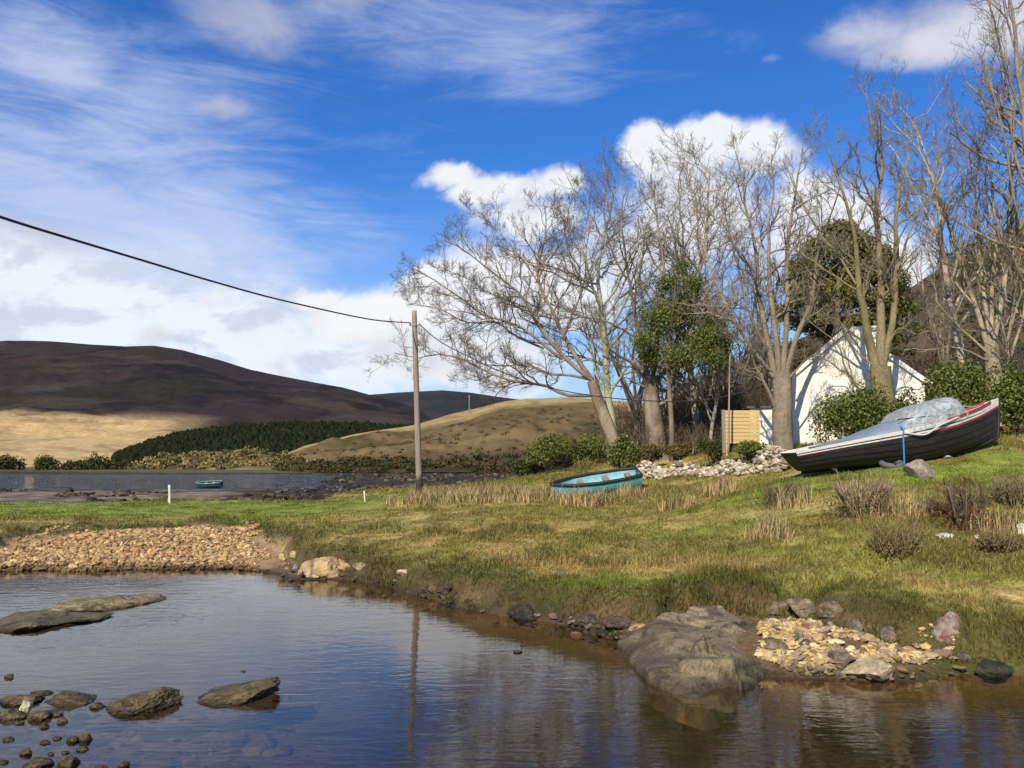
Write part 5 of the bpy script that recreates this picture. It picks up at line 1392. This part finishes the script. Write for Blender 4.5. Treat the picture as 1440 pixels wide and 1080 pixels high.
cable([a, U(520, 449, 34.8), U(400, 423, 27.5), U(300, 396, 23), U(200, 366, 19.6), U(100, 336, 17), U(0, 305, 14.8), U(-250, 220, 11), U(-900, 0, 7)], .027, 'overhead_cable', 'black overhead cable sagging in from the upper left to the pole')
a = at_c + np.array([.2, -.13, .10]); e = np.array([HXL + .1, HD - .2, HZL + .2])
cable([a, U(610, 474, 39.8), U(640, 492, 39.7), U(720, 529, 39.4), U(800, 551, 39.1), U(900, 563, 38.8), U(1000, 561, 38.3), e], .022, 'service_cable', 'black cable dropping from the pole towards the cottage')
p = U(238.5, 704, 44); V, f = tube1([p - np.array([0, 0, .4]), p + np.array([0, 0, .3]), U(238, 682, 44)], [.075, .07, .065], 10, True, 6)
o = link('marker_post', make_mesh('marker_post', V, f, None, [flat('cream_post_paint', (.62, .58, .45), .7)])); tag(o, 'short cream marker post on the green bank before the mud flats', 'post')
p = U(514, 701, 39); V, f = tube1([p - np.array([0, 0, .3]), U(512, 690, 39)], .035, 8, True, 4)
o = link('stake', make_mesh('stake', V, f, None, [M_white])); tag(o, 'tiny pale stake in the grass left of the utility pole', 'stake')
p = at_heath(np.array([659.5]), np.array([.97]))[0]
root = empty('utility_pole', tuple(p), 'distant thin utility pole on the crest of the heath hill', 'utility pole')
V, f = tube1([p - np.array([0, 0, 1]), p + np.array([0, 0, 8.5])], [.26, .2], 8, True, 4); part('pole', V, f, root, None, [M_wood])
V, f = tube1([p + np.array([-.7, 0, 8]), p + np.array([.7, 0, 8])], .10, 6); part('crossarm', V, f, root, None, [M_wood])

# ------------------------------------------------------------------ sky
SUN_AZ = math.radians(180 + 24); SUN_EL = math.radians(37)
W = bpy.data.worlds.new('World'); SC.world = W; W.use_nodes = True
nt = W.node_tree; nt.nodes.clear(); N = nt.nodes; L = nt.links
class E:
    """tiny expression wrapper over math nodes"""
    def __init__(s, sock): s.s = sock
    def _b(s, o, op, rev=False):
        m = N.new('ShaderNodeMath'); m.operation = op
        A, B = (o, s) if rev else (s, o)
        for k, v in enumerate((A, B)):
            if isinstance(v, E): L.new(v.s, m.inputs[k])
            else: m.inputs[k].default_value = float(v)
        return E(m.outputs[0])
    def __add__(s, o): return s._b(o, 'ADD')
    __radd__ = __add__
    def __mul__(s, o): return s._b(o, 'MULTIPLY')
    __rmul__ = __mul__
    def __sub__(s, o): return s._b(o, 'SUBTRACT')
    def __rsub__(s, o): return s._b(o, 'SUBTRACT', True)
    def __truediv__(s, o): return s._b(o, 'DIVIDE')
    def max(s, o): return s._b(o, 'MAXIMUM')
    def min(s, o): return s._b(o, 'MINIMUM')
    def pow(s, o): return s._b(o, 'POWER')
    def fn(s, op):
        m = N.new('ShaderNodeMath'); m.operation = op; L.new(s.s, m.inputs[0]); return E(m.outputs[0])
    def step(s, a, b, lo=0, hi=1):
        m = N.new('ShaderNodeMapRange'); m.interpolation_type = 'SMOOTHSTEP'
        m.inputs['From Min'].default_value = a; m.inputs['From Max'].default_value = b; m.inputs['To Min'].default_value = lo; m.inputs['To Max'].default_value = hi
        L.new(s.s, m.inputs['Value']); return E(m.outputs[0])
tc = N.new('ShaderNodeTexCoord'); DIR = tc.outputs['Generated']
sep = N.new('ShaderNodeSeparateXYZ'); L.new(DIR, sep.inputs[0])
dx, dy, dz = (E(sep.outputs[i]) for i in range(3))
at = N.new('ShaderNodeMath'); at.operation = 'ARCTAN2'; L.new(dx.s, at.inputs[0]); L.new(dy.s, at.inputs[1]); AZ = E(at.outputs[0])
EL = dz.max(-1).min(1).fn('ARCSINE')
def noise(scale, detail=6, rough=.55, off=(0, 0, 0), dist=0, sc=(1, 1, 1)):
    mp = N.new('ShaderNodeMapping'); mp.inputs['Location'].default_value = off; mp.inputs['Scale'].default_value = sc; L.new(DIR, mp.inputs['Vector'])
    n = N.new('ShaderNodeTexNoise'); n.inputs['Scale'].default_value = scale; n.inputs['Detail'].default_value = detail; n.inputs['Roughness'].default_value = rough; n.inputs['Distortion'].default_value = dist
    L.new(mp.outputs[0], n.inputs['Vector']); return E(n.outputs['Fac'])
w1 = noise(4.5, 2, .5, (9.1, 3.3, 2.2)); w2 = noise(4.5, 2, .5, (1.7, 8.3, 6.1)); w3 = noise(17, 4, .6, (4.1, 3.7, 7.7)); w4 = noise(17, 4, .6, (6.3, 1.1, 2.9))
AZ = AZ + (w1 - .5) * .13 + (w3 - .5) * .045; EL = EL + (w2 - .5) * .09 + (w4 - .5) * .04
def azel(px, py):
    v = U(px, py, 1.0) - np.array([0, 0, CZ]); v = v / np.linalg.norm(v); return math.atan2(v[0], v[1]), math.asin(v[2])
def bump(px, py, rx, ry, k=1.0, rot=0):
    a, e = azel(px, py); a2, e2 = azel(px + rx, py); a3, e3 = azel(px, py - ry)
    u = (AZ - a) * (1 / abs(a2 - a)); v = (EL - e) * (1 / abs(e3 - e))
    if rot: u, v = u * math.cos(rot) + v * math.sin(rot), v * math.cos(rot) - u * math.sin(rot)
    return ((u * u + v * v) * -1.0).fn('EXPONENT') * k
def field(lst):
    f = None
    for b in lst:
        e = bump(*b); f = e if f is None else f.max(e)
    return f
def mixcol(fac, a, b):
    m = N.new('ShaderNodeMix'); m.data_type = 'RGBA'
    (L.new(fac.s, m.inputs[0]) if isinstance(fac, E) else setattr(m.inputs[0], 'default_value', fac))
    for k, v in ((6, a), (7, b)):
        if hasattr(v, 'is_linked'): L.new(v, m.inputs[k])
        else: m.inputs[k].default_value = (*v, 1)
    return m.outputs[2]
ST = 0.1
sky = N.new('ShaderNodeTexSky'); sky.sky_type = 'NISHITA'; sky.sun_disc = False; sky.sun_elevation = SUN_EL; sky.sun_rotation = SUN_AZ
sky.air_density = 1.0; sky.dust_density = .6; sky.ozone_density = 2.5; sky.altitude = 0
hs = N.new('ShaderNodeHueSaturation'); hs.inputs['Saturation'].default_value = 1.22; hs.inputs['Value'].default_value = 1.0; L.new(sky.outputs[0], hs.inputs['Color'])
tn = N.new('ShaderNodeVectorMath'); tn.operation = 'MULTIPLY'; tn.inputs[1].default_value = (.43, .74, 1.16); L.new(hs.outputs[0], tn.inputs[0])
base = tn.outputs[0]
def S_(r, g, b): return (r / ST * .76, g / ST * .76, b / ST * .76)
# soft whitening towards the horizon
base = mixcol(EL.step(.36, .02, 0, .72), base, S_(.50, .66, .86))
# high thin veil
nv = noise(3.4, 9, .66, (3.1, .4, 1.7), .9, (.8, .8, 2.8)); nv2 = noise(7, 9, .68, (.3, 2.4, 5.7), 1.2, (.6, .6, 3.6))
veil = field([(60, 240, 420, 220, .95), (20, 60, 170, 120, .8), (150, 330, 380, 110, .95), (700, 40, 260, 110, .75), (-300, 250, 400, 400, .7), (430, 300, 150, 90, .45), (1000, 60, 200, 60, .25)])
rgt = field([(1340, 50, 150, 60, 1.0), (1230, 40, 70, 40, .8), (1420, 30, 90, 90, .9)])
va = (veil * .95 + (nv - .5) * 1.0 + (nv2 - .5) * .9).step(.2, 1.05, 0, .70)
base = mixcol(va, base, S_(.66, .73, .92))
# lilac grey patches
gn = noise(5.5, 7, .6, (7.7, 1.2, .6), .3, (1, 1, 1.7))
lil = field([(330, 20, 130, 62, 1.0), (450, -30, 160, 60, .8), (1290, 40, 150, 62, 1.15), (1420, 30, 130, 90, 1.1), (310, 155, 60, 22, .75), (40, 340, 130, 55, .8), (1106, 92, 26, 13, .62, -.6), (200, -60, 300, 60, .6), (1190, 60, 40, 40, .75)])
la = (lil + (gn - .5) * 1.3).step(.30, .95, 0, .70)
base = mixcol(la, base, mixcol(gn.step(.4, .65), S_(.40, .44, .60), S_(.56, .57, .68)))
base = mixcol((rgt + (gn - .5) * 1.3).step(.3, 1.0, 0, .8), base, S_(.74, .75, .82))
# low bank of cloud on the left horizon
hn = noise(6.5, 8, .6, (2.2, 9.1, 4.4), .3, (1, 1, 1.9))
lowb = field([(200, 460, 520, 125, 1.1), (-200, 460, 500, 140, 1.0), (560, 480, 230, 100, 1.05), (720, 540, 160, 40, .8)])
ha = (lowb + (hn - .5) * .9).step(.32, .85, 0, .85)
hshade = noise(6.5, 8, .6, (2.2, 9.1, 4.36), .3, (1, 1, 1.9))
base = mixcol(ha, base, mixcol(((hshade - hn) * 5 + .5 + (EL - .1) * 1.0).step(.15, .8), S_(.66, .71, .80), S_(.90, .95, 1.0)))
# cumulus
cn = noise(7.0, 9, .58, (1.3, 5.2, 8.8), .25); cn_up = noise(7.0, 9, .58, (1.3 + .012, 5.2, 8.8 - .03), .25); cb = noise(2.6, 3, .5, (4.3, 2.2, .8))
cum = field([(975, 225, 125, 46, 1.2), (895, 215, 52, 48, 1.0), (1075, 225, 90, 46, .95), (690, 272, 120, 36, .95), (770, 262, 60, 34, 1.0), (735, 310, 90, 34, .9), (610, 255, 62, 30, 1.0), (650, 285, 70, 30, .9), (965, 330, 175, 105, .98), (760, 395, 165, 72, 1.05), (640, 400, 115, 48, 1.05), (560, 440, 120, 45, 1.05), (480, 410, 60, 26, .85), (700, 500, 200, 50, 1.0), (1130, 310, 110, 100, .88), (1240, 390, 90, 70, .8), (1400, 390, 60, 60, .8),
             (225, 455, 45, 40, .8), (340, 395, 55, 24, .75), (400, 510, 60, 30, .7)])
cf = cum + (cn - .5) * 1.7 + (cb - .5) * .3
ca = cf.step(.38, .82)
shade = ((cn_up - cn) * 3.6 + .62 + (cf - .6) * .18).step(.0, .8)
ccol = mixcol(shade, S_(.66, .69, .765), S_(.90, .91, .935))
greyb = field([(225, 470, 90, 50, 1.0), (390, 460, 130, 60, .8), (700, 500, 260, 40, .75), (780, 440, 120, 60, .45), (560, 490, 100, 36, .8), (300, 400, 80, 30, .7)])
ccol = mixcol((greyb + (cn - .5) * .8).step(.25, .95, 0, .6), ccol, S_(.64, .67, .74))
base = mixcol(ca * .96, base, ccol)
bg = N.new('ShaderNodeBackground'); bg.inputs['Strength'].default_value = ST; L.new(base, bg.inputs['Color'])
ow = N.new('ShaderNodeOutputWorld'); L.new(bg.outputs[0], ow.inputs['Surface'])
W.cycles.sampling_method = 'MANUAL'; W.cycles.sample_map_resolution = 512

sd = bpy.data.lights.new('sun', 'SUN'); sd.energy = 4.2; sd.angle = math.radians(.5); sd.color = (1, .90, .74)
so = bpy.data.objects.new('sun', sd); COL.objects.link(so)
sdir = Vector((math.sin(SUN_AZ) * math.cos(SUN_EL), math.cos(SUN_AZ) * math.cos(SUN_EL), math.sin(SUN_EL)))
so.rotation_euler = sdir.to_track_quat('Z', 'Y').to_euler(); so.location = (-20, -40, 60)

cam = bpy.data.cameras.new('camera'); cam.sensor_fit = 'HORIZONTAL'; cam.angle = math.radians(62); cam.clip_end = 30000; cam.clip_start = .1
co = bpy.data.objects.new('camera', cam); COL.objects.link(co); co.location = (0, 0, CZ); co.rotation_euler = (math.pi / 2 + PIT, 0, 0)
SC.camera = co
SC.view_settings.view_transform = 'Standard'; SC.view_settings.look = 'None'; SC.view_settings.exposure = .45; SC.view_settings.gamma = 1
SC.cycles.max_bounces = 6; SC.cycles.transparent_max_bounces = 8; SC.cycles.use_denoising = True
SC.cycles.caustics_reflective = False; SC.cycles.caustics_refractive = False
